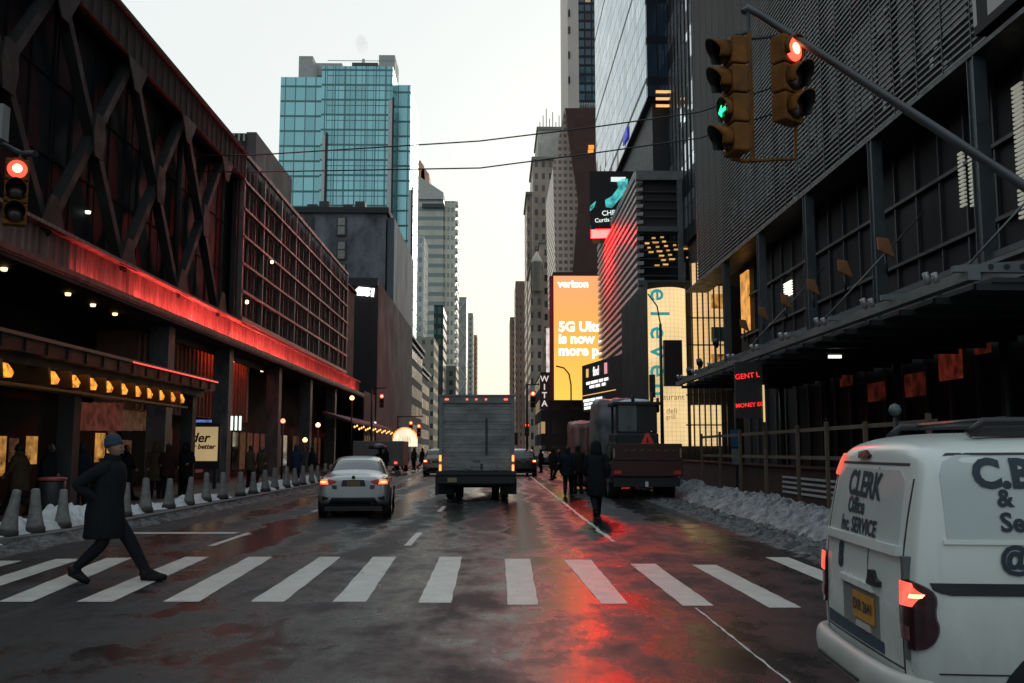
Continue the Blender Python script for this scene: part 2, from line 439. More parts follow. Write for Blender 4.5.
snowbank('snow', lambda y: -9.0, lambda y: 1.25, lambda y: .27 + .10 * math.sin(y * .7) + .09 * math.sin(y * .31 + 1), 15.4, 70, 560, 22, 21, m_snowl)
snowbank('slush', lambda y: -8.05, lambda y: .9, lambda y: .09, 15.0, 60, 420, 16, 31, m_grit)

# ------------------------------------------------------------------ bollards
m_boll = M('bollard_concrete', (.22, .22, .21), .8, 0, .3, 9, .3)
m_bolb = M('bollard_base', (.05, .05, .05), .8)
def make_bollard(loc, label):
    t = thing('bollard', label, 'bollard', loc, 'tapered bollards along the kerb')
    b = MB(); b.lathe([(.155, .10), (.15, .16), (.12, .32), (.09, .58), (.075, .80), (.062, .82), (.03, .83)], n=14); b.build('shaft', m_boll, t, local=True)
    b = MB(); b.lathe([(.175, 0), (.175, .10), (.15, .115)], n=14); b.build('base', m_bolb, t, local=True)
    return t
bl = ['grey tapered concrete bollard nearest the frame edge, leaning beside the snow', 'grey tapered bollard second along the snowy kerb', 'grey tapered bollard third along the snowy kerb',
      'grey tapered bollard just behind the walking man, near his swinging arm', 'grey tapered bollard half hidden by the walking man', 'grey tapered bollard in front of the walking man',
      'grey tapered bollard two past the walking man', 'grey tapered bollard three past the walking man below the cream advert', 'grey tapered bollard four past the walking man',
      'grey tapered bollard five past the walking man', 'grey tapered bollard six past the walking man']
ys = [17.3, 18.0, 19.1, 20.8, 22.3, 23.7, 25.3, 26.8, 28.5, 30.2, 32.0]
while ys[-1] < 66: ys.append(ys[-1] + 1.75)
b0 = None
for i, y in enumerate(ys):
    lab = bl[i] if i < len(bl) else 'small grey bollard in the far row beyond the walking man, toward the silver car'
    x = -8.55 + random.uniform(-.05, .05)
    if b0 is None: b0 = make_bollard((x - .1, y, .13), lab); b0.rotation_euler = (0, R(9), 0)
    else:
        c = dup(b0, (x, y, .13), 0, lab)
        c.rotation_euler = (R(random.uniform(-2.5, 2.5)), R(random.uniform(-4, 6)), random.uniform(0, 3)); c.scale = (random.uniform(.92, 1.06),) * 2 + (random.uniform(.9, 1.06),)

# ------------------------------------------------------------------ bus terminal (left)
m_truss = M('truss_paint', (.030, .029, .030), .65, .0, .3, 1.5, spec=.25)
m_chord = M('chord_weathered', (.062, .052, .049), .8, 0, .35, 1.2, stretch=(1, 3, .4))
m_band = M('fascia_panel', (.34, .24, .22), .7, 0, .45, 1.6, stretch=(1, 4, .25), spec=.2)
m_wallb = M('terminal_cladding', (.016, .0175, .020), .7, 0, .3, .5, spec=.2)
T = thing('bus_terminal', 'long bus terminal with dark steel truss, red lit fascia and gridded screen wall', 'building', (-16, 46, 0))
X0 = -13.0
wall = MB(); wall.box(-40, -13.5, 4, 89, 6.9, 16.3); wall.box(-40, -13.26, 4, 89, 16.303, 16.5); wall.box(-40, -16.2, 4, 89, .15, 6.897); wall.build('wall', m_wallb, T)
gl = MB()
for k in range(14):
    gl.box(-13.49, -13.42, 4.1 + k * 3, 7.0 + k * 3, 8.1, 15.0)
gl.build('curtain_glazing', M('matt_glazing', (.014, .018, .022), .6, 0, .3, .6, spec=.12), T)
ml = MB()
for k in range(31): ml.box(-13.41, -13.38, 4 + k * 1.4, 4.03 + k * 1.4, 8, 15.2)
for z in (10.3, 12.7): ml.box(-13.415, -13.375, 4, 46.8, z, z + .04)
ml.build('mullion_grid', M('mullion_dark', (.014, .016, .018), .7, 0, .2, spec=.15), T)
ch = MB(); ch.box(-13.25, -12.75, 4, 46.9, 15.25, 16.45)
for k in range(62): ch.box(-12.75, -12.71, 4.2 + k * .7, 4.26 + k * .7, 15.3, 16.4)
ch.box(-13.3, -12.6, 4, 46.9, 16.45, 16.6)
ch.build('roof_chord', m_chord, T)
top = [4.35 + 5.62 * k for k in range(9)]
for k in range(len(top) - 1):
    a, b_ = top[k], top[k + 1]
    if a > 44: continue
    for p, q in (((X0, a, 15.3), (X0, b_, 7.85)), ((X0 - .012, b_, 15.3), (X0 - .012, a, 7.85))):
        if max(p[1], q[1]) > 46.8: continue
        br = MB(); br.bar(p, q, .30, .34, up=(1, 0, 0)); br.build('truss_brace', m_truss, T)
for k in range(8):
    y = (top[k] + top[k + 1]) / 2
    if y > 46: continue
    gs = MB(); gs.prism([(X0 + .24, y - .3, 10.9), (X0 + .24, y + .3, 10.9), (X0 + .24, y + .45, 11.58), (X0 + .24, y + .3, 12.3), (X0 + .24, y - .3, 12.3), (X0 + .24, y - .45, 11.58)], (.05, 0, 0)); gs.build('gusset_plate', m_truss, T)
for k, y in enumerate(top[:8]):
    gs = MB()
    gs.prism([(X0 + .262, y - .75, 7.9), (X0 + .262, y + .75, 7.9), (X0 + .262, y + .2, 8.9), (X0 + .262, y - .2, 8.9)], (.05, 0, 0)); gs.build('gusset_plate', m_truss, T)
    gs = MB()
    gs.prism([(X0 + .262, y - .9, 15.2), (X0 + .262, y + .9, 15.2), (X0 + .262, y + .22, 14.2), (X0 + .262, y - .22, 14.2)], (.05, 0, 0)); gs.build('gusset_plate', m_truss, T)
po = MB(); po.tube([(-13.2, 38.6, 8.05), (-13.2, 38.6, 15.2)], .12, 10); po.build('post', m_truss, T)
# red lit fascia, with an added trough hiding added tubes that make the glow
fa = MB(); fa.box(-13.2, -12.95, 4, 89, 6.85, 7.92)
y = 4.2
while y < 88.8:
    fa.box(-12.95, -12.9 + random.uniform(0, .03), y, y + .07, 6.87, 7.9); y += random.choice((.34, .36, .5))
fa.box(-13.25, -12.62, 4, 46.88, 7.92, 8.02); fa.box(-13.25, -12.78, 46.88, 89, 7.923, 8.02)  # ledge widened along the truss to shield it from the red tubes
fa.build('fascia', m_band, T)
tr = MB(); tr.box(-12.95, -12.40, 4, 89, 6.62, 6.69); tr.box(-12.44, -12.38, 4, 89, 6.69, 6.86); tr.build('added_trough', m_dark, T)
ya = 28.5; i = 0
while ya < 86:
    yb = ya + random.choice((1.4, 1.9, 2.4)); st = 1.0 if ya < 31 else 3.4 if ya < 37 else 3.9 if ya < 50 else 2.6 if ya < 62 else 1.5
    st *= random.uniform(.55, 1.2)
    ls = MB(); ls.tube([(-12.58, ya + .1, 6.735), (-12.58, yb - .25, 6.735)], .036, 6)
    ls.build('added_red_tube', EM('added_fascia_red_%d' % i, (1, .085, .072), st * 44), T); ya = yb; i += 1
so = MB(); so.box(-16.2, -12.4, 4, 89, 6.5, 6.6); so.build('soffit', m_wallb, T)
# downlights below the soffit
for px, py in ((4, 269), (68, 294), (93, 305), (115, 314), (142, 342), (186, 342), (201, 361), (233, 361), (88, 212), (253, 365), (262, 371)):
    p = atx(px, py, -14.2 if py > 220 else -13.3)
    if py > 220: p.z = 6.47
    if p.z > 6.46 and py > 220:
        d = ray(px, py); p = CAM + d * ((6.47 - 1.65) / d.z)
    d = MB(); d.lathe([(.075, -.05), (.09, 0), (.09, .03)], p, n=10); d.build('downlight', EM('downlight', (1, .62, .3), 3.0) if py > 220 else EM('clock_light', (.9, 1, .8), 2.0), T)
# gridded screen
gr = MB()
ya, yb, za, zb = 46.95, 80, 8.15, 16.5
n = 24
for k in range(n + 1):
    yy = ya + (yb - ya) * k / n; gr.box(-12.95, -12.72 if k % 3 == 0 else -12.84, yy - (.09 if k % 3 == 0 else .035), yy + (.09 if k % 3 == 0 else .035), za, zb)
for k in range(7):
    z = za + (zb - za) * k / 6; gr.box(-12.85 if k % 2 else -12.83, -12.66, ya - .05, yb + .05, z - (.10 if k % 6 == 0 else .06), z + (.10 if k % 6 == 0 else .06))
gr.build('screen_grid', M('screen_frame', (.17, .145, .135), .5, .2, .3, 2), T)
gp = MB(); gp.box(-13.35, -13.1, ya, yb, za, zb - .1); gp.build('screen_panel', M('mesh_panel', (.035, .033, .035), .5, 0, .4, .9), T)
rb = MB()
for k in range(64):
    yy = ya + (yb - ya) * (k + .5) / 64; rb.box(-13.1, -13.03, yy - .03, yy + .03, za, zb - .1)
rb.build('screen_rib', M('screen_rib', (.10, .09, .085), .55, 0, .35, 1.2), T)
for px, py in ((272, 262), (247, 302)):
    p = atx(px, py, -12.6); d = MB(); d.lathe([(.03, -.1), (.09, -.05), (.09, .05), (.03, .1)], p, n=8); d.build('screen_lamp', EM('screen_lamp', (1, .8, .55), 3), T)
# columns below
m_marble = M('stone_cladding', (.085, .09, .10), .5, 0, .6, 2.2, stretch=(1, 1, .5))
for yy in (37.5, 46, 56.5, 66, 76):
    c = MB(); c.box(-13.6, -12.85, yy - .35, yy + .35, .14, 6.5); c.build('column', m_marble, T)
m_rpan = M('ribbed_wall', (.30, .16, .12), .6, 0, .3, 1.5)
rw = MB(); rw.box(-16.19, -14.6, 38.4, 56, 3.25, 6.49)
for k in range(30): rw.box(-14.6, -14.52, 38.5 + k * .58, 38.6 + k * .58, 3.3, 6.48)
rw.build('ribbed_wall', m_rpan, T)
lt = MB(); lt.box(-13.62, -13.55, 38.4, 56, 6.2, 6.499); lt.build('added_cove_lip', m_dark, T)
lt = MB(); lt.tube([(-13.75, 46.5, 6.4), (-13.75, 55, 6.4)], .05, 6); lt.build('added_red_tube', EM('added_cove_red', (1, .10, .045), 12), T)  # tube and its lip are added to throw red on the ribbed wall
# shop fronts at street level
sf = MB(); sf.box(-16.2, -15.0, 10, 37, .15, 3.25); sf.box(-16.2, -15.4, 37, 88, .15, 3.2); sf.build('shopfront', m_wallb, T)
m_win_y = EM('lit_window_yellow', (.85, .40, .09), .36, .9, 2.5)
m_win_o = EM('lit_window_orange', (.9, .26, .06), .55, .6, 3)
m_win_r = EM('lit_window_red', (.32, .08, .055), .14, .9, 3)
m_win_d = EM('lit_window_dim', (.25, .12, .05), .14, .9, 4)
for x0, y0, x1, y1, mt in ((-2, 436, 4, 476, m_win_y), (10, 438, 17, 462, m_win_d), (27, 436, 36, 464, m_win_y), (62, 436, 73, 474, m_win_o), (96, 433, 99, 462, m_win_y), (101, 433, 104, 458, m_win_y), (108, 435, 113, 458, m_win_y), (122, 440, 130, 470, m_win_d)):
    a, b_ = atx(x0, y0, -14.98), atx(x1, y1, -14.98)
    wn = MB(); wn.box(-15.0, -14.96, a.y, b_.y, b_.z, a.z); wn.build('lit_window', mt, T)
for k in range(9):
    a, b_ = atx(60 + k * 10.6, 402, -14.98), atx(69 + k * 10.6, 431, -14.98)
    wn = MB(); wn.box(-15.0, -14.97, a.y, b_.y, 2.05 if k == 99 else b_.z, a.z); wn.build('transom_window', m_win_r if k < 6 else m_win_d, T)
for k in range(30):
    yy = 37.6 + k * 1.65
    if random.random() < .7:
        wn = MB(); wn.box(-15.4, -15.36, yy, yy + 1.2, .5, 2.7); wn.build('shop_window', random.choice((m_win_d, m_win_d, m_win_r, m_dglass)), T)
for k in range(3):
    p = at(232 + k * 4.2, 417, 44); tb = MB(); tb.tube([(p.x, 44, 2.55), (p.x, 44, 3.2)], .055, 8); tb.build('light_tube', m_glow_w, T)
# marquee
mq = MB(); mq.box(-15.0, -10.02, 6, 33.9, 3.72, 4.02); mq.box(-15.0, -10.3, 6, 33.6, 3.5, 3.72)
for k in range(28): mq.box(-10.02, -9.99, 6.2 + k, 6.24 + k, 3.74, 4.0)
mq.build('marquee', m_dark, T)
tm = MB(); tm.box(-10.05, -9.94, 6, 33.95, 4.02, 4.10); tm.build('marquee_trim', M('marquee_trim', (.16, .14, .14), .4, .5), T)
nn = MB(); nn.tube([(-9.93, 26, 4.035), (-9.93, 33.9, 4.035)], .022, 6); nn.build('trim_reflection', EM('trim_reflection', (1, .08, .06), 1.6), T)  # glowing line stands in for the red screen's reflection on the trim
m_gold = EM('gold_lamp', (1, .34, .045), 1.05, .8, 7)
m_hood = M('lamp_hood', (.20, .12, .04), .4, .5)
lam = [15.0, 16.0, 17.0, 18.3, 19.6, 21.7, 22.8, 23.8, 24.8, 25.8, 26.8, 27.7, 28.7, 29.7, 30.6]
for yy in lam:
    d = MB(); d.prism([(-10.16, yy - .05, 3.44), (-10.16, yy + .40, 3.16), (-10.16, yy + .50, 3.28), (-10.16, yy + .22, 3.44)], (-.35, 0, 0)); d.build('marquee_lamp', m_gold, T)
    d = MB(); d.prism([(-10.12, yy - .22, 3.5), (-10.12, yy - .05, 3.12), (-10.12, yy, 3.12), (-10.12, yy - .08, 3.5)], (-.45, 0, 0)); d.build('lamp_hood', m_hood, T)
dr = MB(); dr.box(-10.5, -10.12, 19.3, 31.3, 3.0, 3.06); dr.build('lamp_rail', m_hood, T)
for yy in (14, 24, 33.2):
    c = MB(); c.box(-10.9, -10.5, yy - .2, yy + .2, .14, 3.5); c.build('marquee_column', m_steel_d, T)
# cream advert panel
p = at(200, 444, 38); A = thing('advert_panel', 'cream lit advert panel with dark lettering on the pavement under the marquee end', 'advert', (p.x, 38, .13))
b = MB(); b.box(p.x - .78, p.x + .78, 38.0, 38.14, .9, 2.7); b.build('frame', m_dark, A)
for s_ in (-.6, .6):
    b = MB(); b.box(p.x + s_ - .06, p.x + s_ + .06, 38.02, 38.12, .13, .9); b.build('leg', m_dark, A)
b = MB(); b.box(p.x - .70, p.x + .70, 37.97, 37.998, 1.22, 2.56); b.build('face', EM('advert_cream', (.62, .45, .22), .55, .1, 1), A)
m_tdark = M('dark_lettering', (.03, .015, .012), .6)
text('lettering', 'yder', .52, (p.x - .12, 37.955, 2.12), (1, 0, 0), (0, 0, 1), m_tdark, A, .012, shear=.25)
text('lettering', 'ver better', .27, (p.x + .05, 37.955, 1.78), (1, 0, 0), (0, 0, 1), m_tdark, A, .008, shear=.2)
b = MB(); b.box(p.x - .6, p.x + .4, 37.95, 38.1, 2.74, 2.84); b.build('header_light', EM('header_blue', (.15, .25, .7), .5, .8, 9), A)

# ------------------------------------------------------------------ generic building helpers
def bldg(name, label, cat='building', x0=0, x1=0, ytop=0, Y=100, D=20, mat=None, zbot=0.0, extra=None):
    a = at(x0, ytop, Y); b_ = at(x1, ytop, Y)
    t = thing(name, label, cat, ((a.x + b_.x) / 2, Y + D / 2, 0))
    m = MB(); m.box(a.x, b_.x, Y, Y + D, zbot, a.z); m.build('facade', mat, t)
    return t, a.x, b_.x, a.z
def cornice(t, x0, x1, Y, z, h, out, mat, name='cornice', D=3):
    m = MB(); m.box(x0 - out, x1 + out, Y - out, Y + D, z, z + h); return m.build(name, mat, t)

# --- left, far
m_brick = winmat('old_brick', (.15, .16, .18), (.10, .12, .13), 5.2, 3.6, .0, .0, wvar=.7, wscale=.35)
t, xa, xb, zt = bldg('brick_building', 'soot stained old brick building with blank wall in front of the teal glass tower', x0=292, x1=386, ytop=213, Y=150, D=38, mat=m_brick)
cornice(t, xa, xb, 150, zt, .9, .5, M('cornice_stone', (.03, .03, .032), .7), D=38)
m_wlit = M('pale_window', (.30, .30, .26), .3)
for py in (226, 250, 273, 297):
    for px, mm in ((341.5, m_wlit), (309, m_dglass)):
        if px < 320 and py > 230: continue
        p = at(px, py, 149.9); f = MB(); f.box(p.x - .75, p.x + .75, 149.75, 149.98, p.z - 1.6, p.z + 1.5); fo = f.build('window', M('window_frame', (.05, .05, .05), .6), t)
        f = MB(); f.box(p.x - .55, p.x + .55, 149.7, 149.748, p.z - 1.4, p.z - .1); f.box(p.x - .55, p.x + .55, 149.7, 149.748, p.z + .1, p.z + 1.3); f.build('pane', mm, fo)
sl = MB(); sl.box(at(386, 300, 150).x, at(393, 300, 150).x, 150.5, 186, 0, zt - .6); sl.build('party_wall', M('party_wall', (.12, .14, .17), .7, 0, .35, .4, stretch=(1, 1, .2)), t)
for k in range(7):
    q = at(300 + k * 12, 209, 152); m = MB(); m.box(q.x - .8, q.x + .8, 152, 154, zt + .9, zt + 1.5 + (k % 3) * .5); m.build('roof_vent', m_steel_d, t)
# dark block with lit sign
t, xa, xb, zt = bldg('dark_block', 'black windowless block with a small glowing white sign near its top', x0=338, x1=378.5, ytop=281, Y=98, D=40, mat=M('dark_render', (.022, .02, .023), .8, 0, .3, .3))
p = at(365, 292, 97.8)
text('lit_sign', '4551', 1.05, (p.x, 97.9, p.z), (1, 0, -.10), (0, 0, 1), EM('sign_white', (1, 1, 1), 2.0), t, .09, .05)
b = MB(); b.box(xa, xb, 97.7, 97.96, zt - .5, zt + .3); b.build('parapet', m_dark, t)
b = MB(); b.box(at(365, 425, 97).x, at(375, 425, 97).x, 97.2, 97.9, 4.0, 4.5); b.build('sign_light', EM('white_sign_light', (1, .95, .85), 1.6), t)
# awning restaurant on the far left corner
RB = thing('corner_restaurant', 'low dark corner restaurant with sloping red brown canopy and a string of bulbs', 'building', (-14, 88, 0))
b = MB(); b.box(-24, -12.5, 89.5, 97.5, 0, 7.2); b.build('facade', m_wallb, RB)
b = MB(); b.hexa([(-12.8, 70, 4.2), (-10.6, 70, 3.6), (-10.6, 97, 3.6), (-12.8, 97, 4.2), (-12.8, 70, 4.5), (-10.6, 70, 3.75), (-10.6, 97, 3.75), (-12.8, 97, 4.5)]); b.build('canopy', M('red_awning', (.08, .03, .028), .7), RB)
m_bulb = EM('string_bulb', (1, .5, .15), 1.8)
for k in range(22):
    q = MB(); q.lathe([(.02, -.09), (.09, 0), (.02, .09)], (-10.5, 70.5 + k * 1.2, 3.35 + .12 * math.sin(k * 2.1)), n=6); q.build('bulb', m_bulb, RB)
for k in range(5):
    b = MB(); b.box(-12.5 - .01, -12.46, 90 + k * 1.5, 91 + k * 1.5, .6, 3.0); b.build('window', m_win_d, RB)
# teal tower
m_teal = winmat('teal_glass', (.12, .27, .28), (.31, .60, .62), 2.1, 3.2, .90, .86, gvar=.14, grough=.22, wrough=.4, gspec=.6, gmetal=.85)
t = thing('glass_tower', 'tall teal glass tower with white fins and rooftop boxes', 'building', (-30, 200, 0))
def tbox(nm, x0, x1, yt, Y, D, mat, yb=None):
    a = at(x0, yt, Y); b_ = at(x1, yt, Y); m = MB(); m.box(a.x, b_.x, Y, Y + D, 0 if yb is None else at(x0, yb, Y).z, a.z); return m.build(nm, mat, t)
tbox('tower_wing', 281, 322, 77, 191, 22, m_teal); tbox('tower_shaft', 322.2, 393, 66, 190, 24, m_teal); tbox('tower_wing', 393.2, 411, 85, 194, 20, m_teal)
m_pent = M('penthouse_metal', (.44, .43, .40), .6)
tbox('rooftop_box', 299, 313, 56, 195, 5, m_pent, 80); tbox('rooftop_box', 379, 395, 55, 196, 8, m_pent, 80); tbox('rooftop_box', 313.2, 342, 63, 200, 5, m_pent, 75); tbox('rooftop_box', 352, 378, 62.5, 200, 4, M('penthouse_dark', (.08, .08, .08), .6), 75)
for x, y0, y1, ww in ((324, 135, 211, 3), (390.5, 100, 211, 4), (410, 190, 336, 2.6)):
    a = at(x, y0, 189.4); m = MB(); m.box(a.x - ww * .1, a.x + ww * .1, 189.3, 189.96, at(x, y1, 189.4).z if x > 400 else 0, a.z); m.build('fin', m_white, t)
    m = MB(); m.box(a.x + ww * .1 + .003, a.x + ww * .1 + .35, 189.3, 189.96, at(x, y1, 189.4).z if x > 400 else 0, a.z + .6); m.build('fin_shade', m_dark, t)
mu = MB(); xa = at(281, 300, 189.95).x; xb = at(393, 300, 189.95).x
for k in range(26):
    z = 2 + k * 3.2; mu.box(at(322.2, 300, 190).x, xb, 189.93, 189.99, z - .06, z + .06)
for k in range(13):
    x = at(322.2, 300, 190).x + k * 1.2; mu.box(x - .05, x + .05, 189.94, 189.985, 1, at(330, 66, 190).z)
mu.build('mullion_grid', M('teal_frame', (.13, .29, .30), .5), t)
a = at(362, 66, 201); m = MB(); m.tube([(a.x, 203, a.z), (a.x, 203, a.z + 2.4)], .35, 8); m.build('flue', m_white, t)
# steam plume from the flue
def steam():
    m = bpy.data.materials.new('steam'); m.use_nodes = True; n = NT(m)
    for q in list(n.n):
        if q.type == 'BSDF_PRINCIPLED': n.n.remove(q)
    pv = n.n.new('ShaderNodeVolumePrincipled'); pv.inputs['Color'].default_value = (1, .84, .76, 1)
    d = n.ramp(n.noise(.45, 4, n.pos()), .40, .75, 0, .16); n.link(d, pv.inputs['Density'])
    n.link(pv.outputs[0], n.n['Material Output'].inputs['Volume']); return m
b = MB(); b.lathe([(.25, 0), (.7, 1.0), (1.3, 2.5), (1.5, 4.2), (.9, 5.6), (.1, 6.0)], (a.x, 203, a.z + 2.2), axis=(-.12, 0, 1), n=14)
o = kind(b.build('steam', steam()), 'stuff')
# rooftop block with vents, behind the terminal
m_vb = winmat('vent_block_brick', (.045, .04, .042), (.02, .02, .02), 4, 4, .0, .0, wvar=.35, wscale=.5)
t, xa, xb, zt = bldg('vent_block', 'dark brown rooftop block with pale vents behind the terminal roof', x0=214, x1=246, ytop=133, Y=110, D=20, mat=m_vb)
p = at(246, 133, 110); b = MB(); b.box(p.x + .003, at(256, 133, 110).x, 110.2, 130, 0, at(246, 129, 110).z - .3); b.build('side_wall', M('vent_side', (.09, .075, .07), .8, 0, .3, .4), t)
for k in range(6):
    q = MB(); xx = xa + .5 + k * .6; q.box(xx, xx + .22, 109.85, 109.99, zt - (1.0 if k % 3 else 2.0), zt - .15); q.build('vent', M('pale_vent', (.4, .4, .38), .6), t)
# old low houses beyond the dark block
for (x0, x1, yt, Y, D, lb, wl) in ((393.5, 404, 330, 160, 40, 'narrow dark stone house with tall pilasters beside the teal tower foot', (.035, .036, .04)), (404, 416, 363, 204, 40, 'lower dark brown house farther along past the pilastered house', (.045, .04, .038))):
    mt = winmat('dark_house', wl, (.03, .035, .04), 2.2, 3.6, .5, .6, lit=.05, lits=.3)
    t, xa, xb, zt = bldg('row_house', lb, x0=x0, x1=x1, ytop=yt, Y=Y, D=D, mat=mt)
    cornice(t, xa, xb, Y, zt - 1.2, .5, .4, m_dark, D=D); cornice(t, xa, xb, Y, zt, .5, .6, m_dark, D=D)
    for k in range(4):
        pl = MB(); pl.box(xa + (xb - xa) * (k / 3) - .12, xa + (xb - xa) * (k / 3) + .12, Y - .25, Y - .02, 4, zt - 1.3); pl.build('pilaster', m_steel_d, t)
# lit arch sign
p = at(405, 440, 84); A = thing('arch_sign', 'glowing cream half round sign above the far pavement crowd', 'sign', (p.x, 84, 0))
pts = [(p.x - 1.08, 84, 1.95), (p.x + 1.08, 84, 1.95)] + [(p.x + 1.08 * math.cos(R(a)), 84, 2.6 + 1.0 * math.sin(R(a))) for a in range(0, 181, 15)]
b = MB(); b.prism(pts, (0, .25, 0)); b.build('face', EM('arch_cream', (1, .88, .62), .95, .25, 1.4), A)
b = MB(); b.tube([(x, 83.98, z) for x, _, z in pts[2:]], .06, 6); b.build('rim', m_gold, A)
for s_ in (-.9, .9):
    b = MB(); b.tube([(p.x + s_, 84.12, .0), (p.x + s_, 84.12, 1.95)], .06, 6); b.build('post', m_dark, A)
b = MB()
for k in range(5): b.bar((p.x - .5 + .25 * k, 83.97, 2.2 + .1 * (k % 2)), (p.x - .4 + .2 * k, 83.97, 2.9 - .1 * (k % 3)), .07, .02)
b.build('emblem', M('arch_emblem', (.35, .28, .2), .6), A)

# --- far centre-left towers
m_slant = winmat('pale_banded', (.58, .57, .47), (.22, .27, .26), 60, 3.9, 1.0, .42, gvar=.1, grough=.3)
t = thing('slant_tower', 'pale banded tower with a sloping roof beyond the teal tower', 'building', (-20, 400, 0))
P = lambda x, y, Y: at(x, y, Y)
pts = [P(412, 440, 380), P(443.5, 440, 380), P(443.5, 193, 380), P(412, 172, 380)]
b = MB(); b.prism(pts, (0, 40, 0)); b.build('facade', m_slant, t)
pts = [P(412, 171.5, 379), P(443.5, 192.5, 379), P(443.5, 199, 379), P(412, 199, 379)]
b = MB(); b.prism(pts, (0, .97, 0)); b.build('crown', M('slant_roof', (.46, .47, .42), .5), t)
b = MB(); b.box(P(422, 203, 378).x, P(443.5, 203, 378).x, 378.5, 379.9, P(422, 207, 378).z, P(422, 203, 378).z); b.build('crown_louver', M('louver_dark', (.06, .06, .06), .6), t)
b = MB(); xa, xb = P(443.7, 300, 381).x, P(455, 300, 381).x; b.box(xa, xb, 381, 420, 0, P(455, 201, 381).z); b.build('side_wing', winmat('pale_wing', (.62, .60, .48), (.25, .26, .23), 1.6, 3.9, .6, .5, gvar=.2), t)
bal = MB(); z = 4
while z < P(455, 203, 381).z: bal.box(xb + .003, xb + .9, 381, 386, z, z + 1.5); z += 3.9
bal.build('balcony_edge', M('balcony_white', (.5, .5, .46), .6), t)
t, xa, xb, zt = bldg('crown_tower', 'tower top with a stepped copper orange crown behind the sloping roof', x0=412, x1=421, ytop=165, Y=520, D=30, mat=M('copper_orange', (.62, .24, .12), .6, 0, .35, .12))  # orange is the copper's own colour, mottled by noise
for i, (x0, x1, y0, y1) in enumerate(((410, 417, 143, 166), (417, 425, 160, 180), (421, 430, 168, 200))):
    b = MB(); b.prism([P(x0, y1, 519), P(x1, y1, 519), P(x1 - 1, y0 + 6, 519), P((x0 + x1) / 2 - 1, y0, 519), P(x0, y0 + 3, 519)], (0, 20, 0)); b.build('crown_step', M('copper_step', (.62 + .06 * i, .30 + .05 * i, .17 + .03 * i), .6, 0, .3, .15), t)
bldg('small_glass_tower', 'slim white gridded glass tower before the sloping roof tower', x0=411, x1=424, ytop=236, Y=320, D=20, mat=winmat('white_grid', (.62, .63, .57), (.24, .34, .33), 1.5, 3.4, .6, .55, gvar=.3))
bldg('beige_block', 'plain beige flat topped block in front of the towers', x0=414, x1=434, ytop=337, Y=262, D=20, mat=winmat('beige_block', (.42, .38, .30), (.07, .08, .08), 2.4, 3.3, .35, .4, gvar=.2))
bldg('dark_glass_block', 'dark green glass block stepping beside the beige block', x0=434, x1=443.5, ytop=305, Y=300, D=20, mat=winmat('dgb', (.04, .06, .06), (.05, .09, .09), 1.6, 3.4, .7, .6, gvar=.5))
bldg('striped_block', 'low striped grey block with dark windows at the end of the left row', x0=428, x1=456, ytop=366, Y=340, D=20, mat=winmat('stb', (.17, .17, .155), (.04, .05, .05), 2.2, 3.4, .6, .55, gvar=.4))
t, xa, xb, zt = bldg('diagrid_tower', 'slender tower with triangular facets down the vista', x0=455, x1=466.5, ytop=297, Y=600, D=30, mat=M('diagrid_glass', (.30, .33, .30), .25, 0, .35, .2))
for k in range(6):
    z0 = 20 + k * 13; b = MB(); s1 = xa if k % 2 else xb; s2 = xb if k % 2 else xa
    b.bar((s1, 599.7, z0), (s2, 599.7, z0 + 13), .9, .4, up=(0, 1, 0)); b.build('diagonal_strut', M('strut_pale', (.45, .46, .42), .5), t)
bldg('grey_slab', 'thin grey slab tower next to the faceted tower', x0=466.5, x1=473, ytop=313, Y=660, D=30, mat=winmat('gsl', (.36, .36, .30), (.10, .12, .12), 2.2, 3.8, .6, .5))
bldg('bronze_slab', 'thin orange brown tower closing the left side of the vista', x0=472.5, x1=477, ytop=335, Y=720, D=30, mat=winmat('brz', (.34, .20, .11), (.16, .10, .07), 2.5, 3.8, .5, .5))
bldg('far_low_block', 'far low grey block at the end of the avenue', x0=476, x1=512, ytop=401, Y=820, D=30, mat=winmat('flb', (.20, .18, .16), (.08, .09, .10), 3, 4, .5, .5))

# ------------------------------------------------------------------ right side, far
m_stone = winmat('old_limestone', (.40, .31, .25), (.07, .065, .06), 2.0, 3.5, .42, .5, gvar=.6, wvar=.35, wscale=.15)
m_brown = winmat('brown_brick', (.26, .16, .12), (.05, .05, .05), 2.0, 3.5, .42, .5, gvar=.6, wvar=.3, wscale=.15)
bldg('far_brown_tower', 'thin brown tower closing the right side of the vista', x0=510, x1=517, ytop=317, Y=520, D=30, mat=m_brown)
bldg('brick_stepped_tower', 'red brown brick tower beside the old stone tower', x0=515.5, x1=528, ytop=281, Y=440, D=30, mat=m_brown)
t = thing('stone_tower', 'old stepped limestone tower with a small turret before the brown wedge', 'building', (8, 275, 0))
for i, (x0, x1, yt, Y) in enumerate(((527, 536, 195, 272), (533, 566, 160, 262), (538, 566, 130, 268), (540, 552, 243, 250), (530.5, 542, 268, 246))):
    a = at(x0, yt, Y); b_ = at(x1, yt, Y); b = MB(); b.box(a.x, b_.x, Y, Y + 25 - i, 0, a.z); b.build('setback', m_stone if i != 2 else M('stone_top', (.48, .44, .39), .8, 0, .35, .2), t)
    b = MB(); b.box(a.x - .4, b_.x + .2, Y - .4, Y + 24 - i, a.z + .003, a.z + .9); b.build('cornice', M('stone_trim', (.25, .22, .19), .8), t)
a = at(537, 268, 244)
b = MB(); b.lathe([(1.3, -6), (1.3, 1.5), (1.6, 1.6), (1.5, 2.0), (.2, 4.6)], (a.x, 245, a.z), n=10); b.build('turret', M('turret_stone', (.55, .48, .40), .8), t)
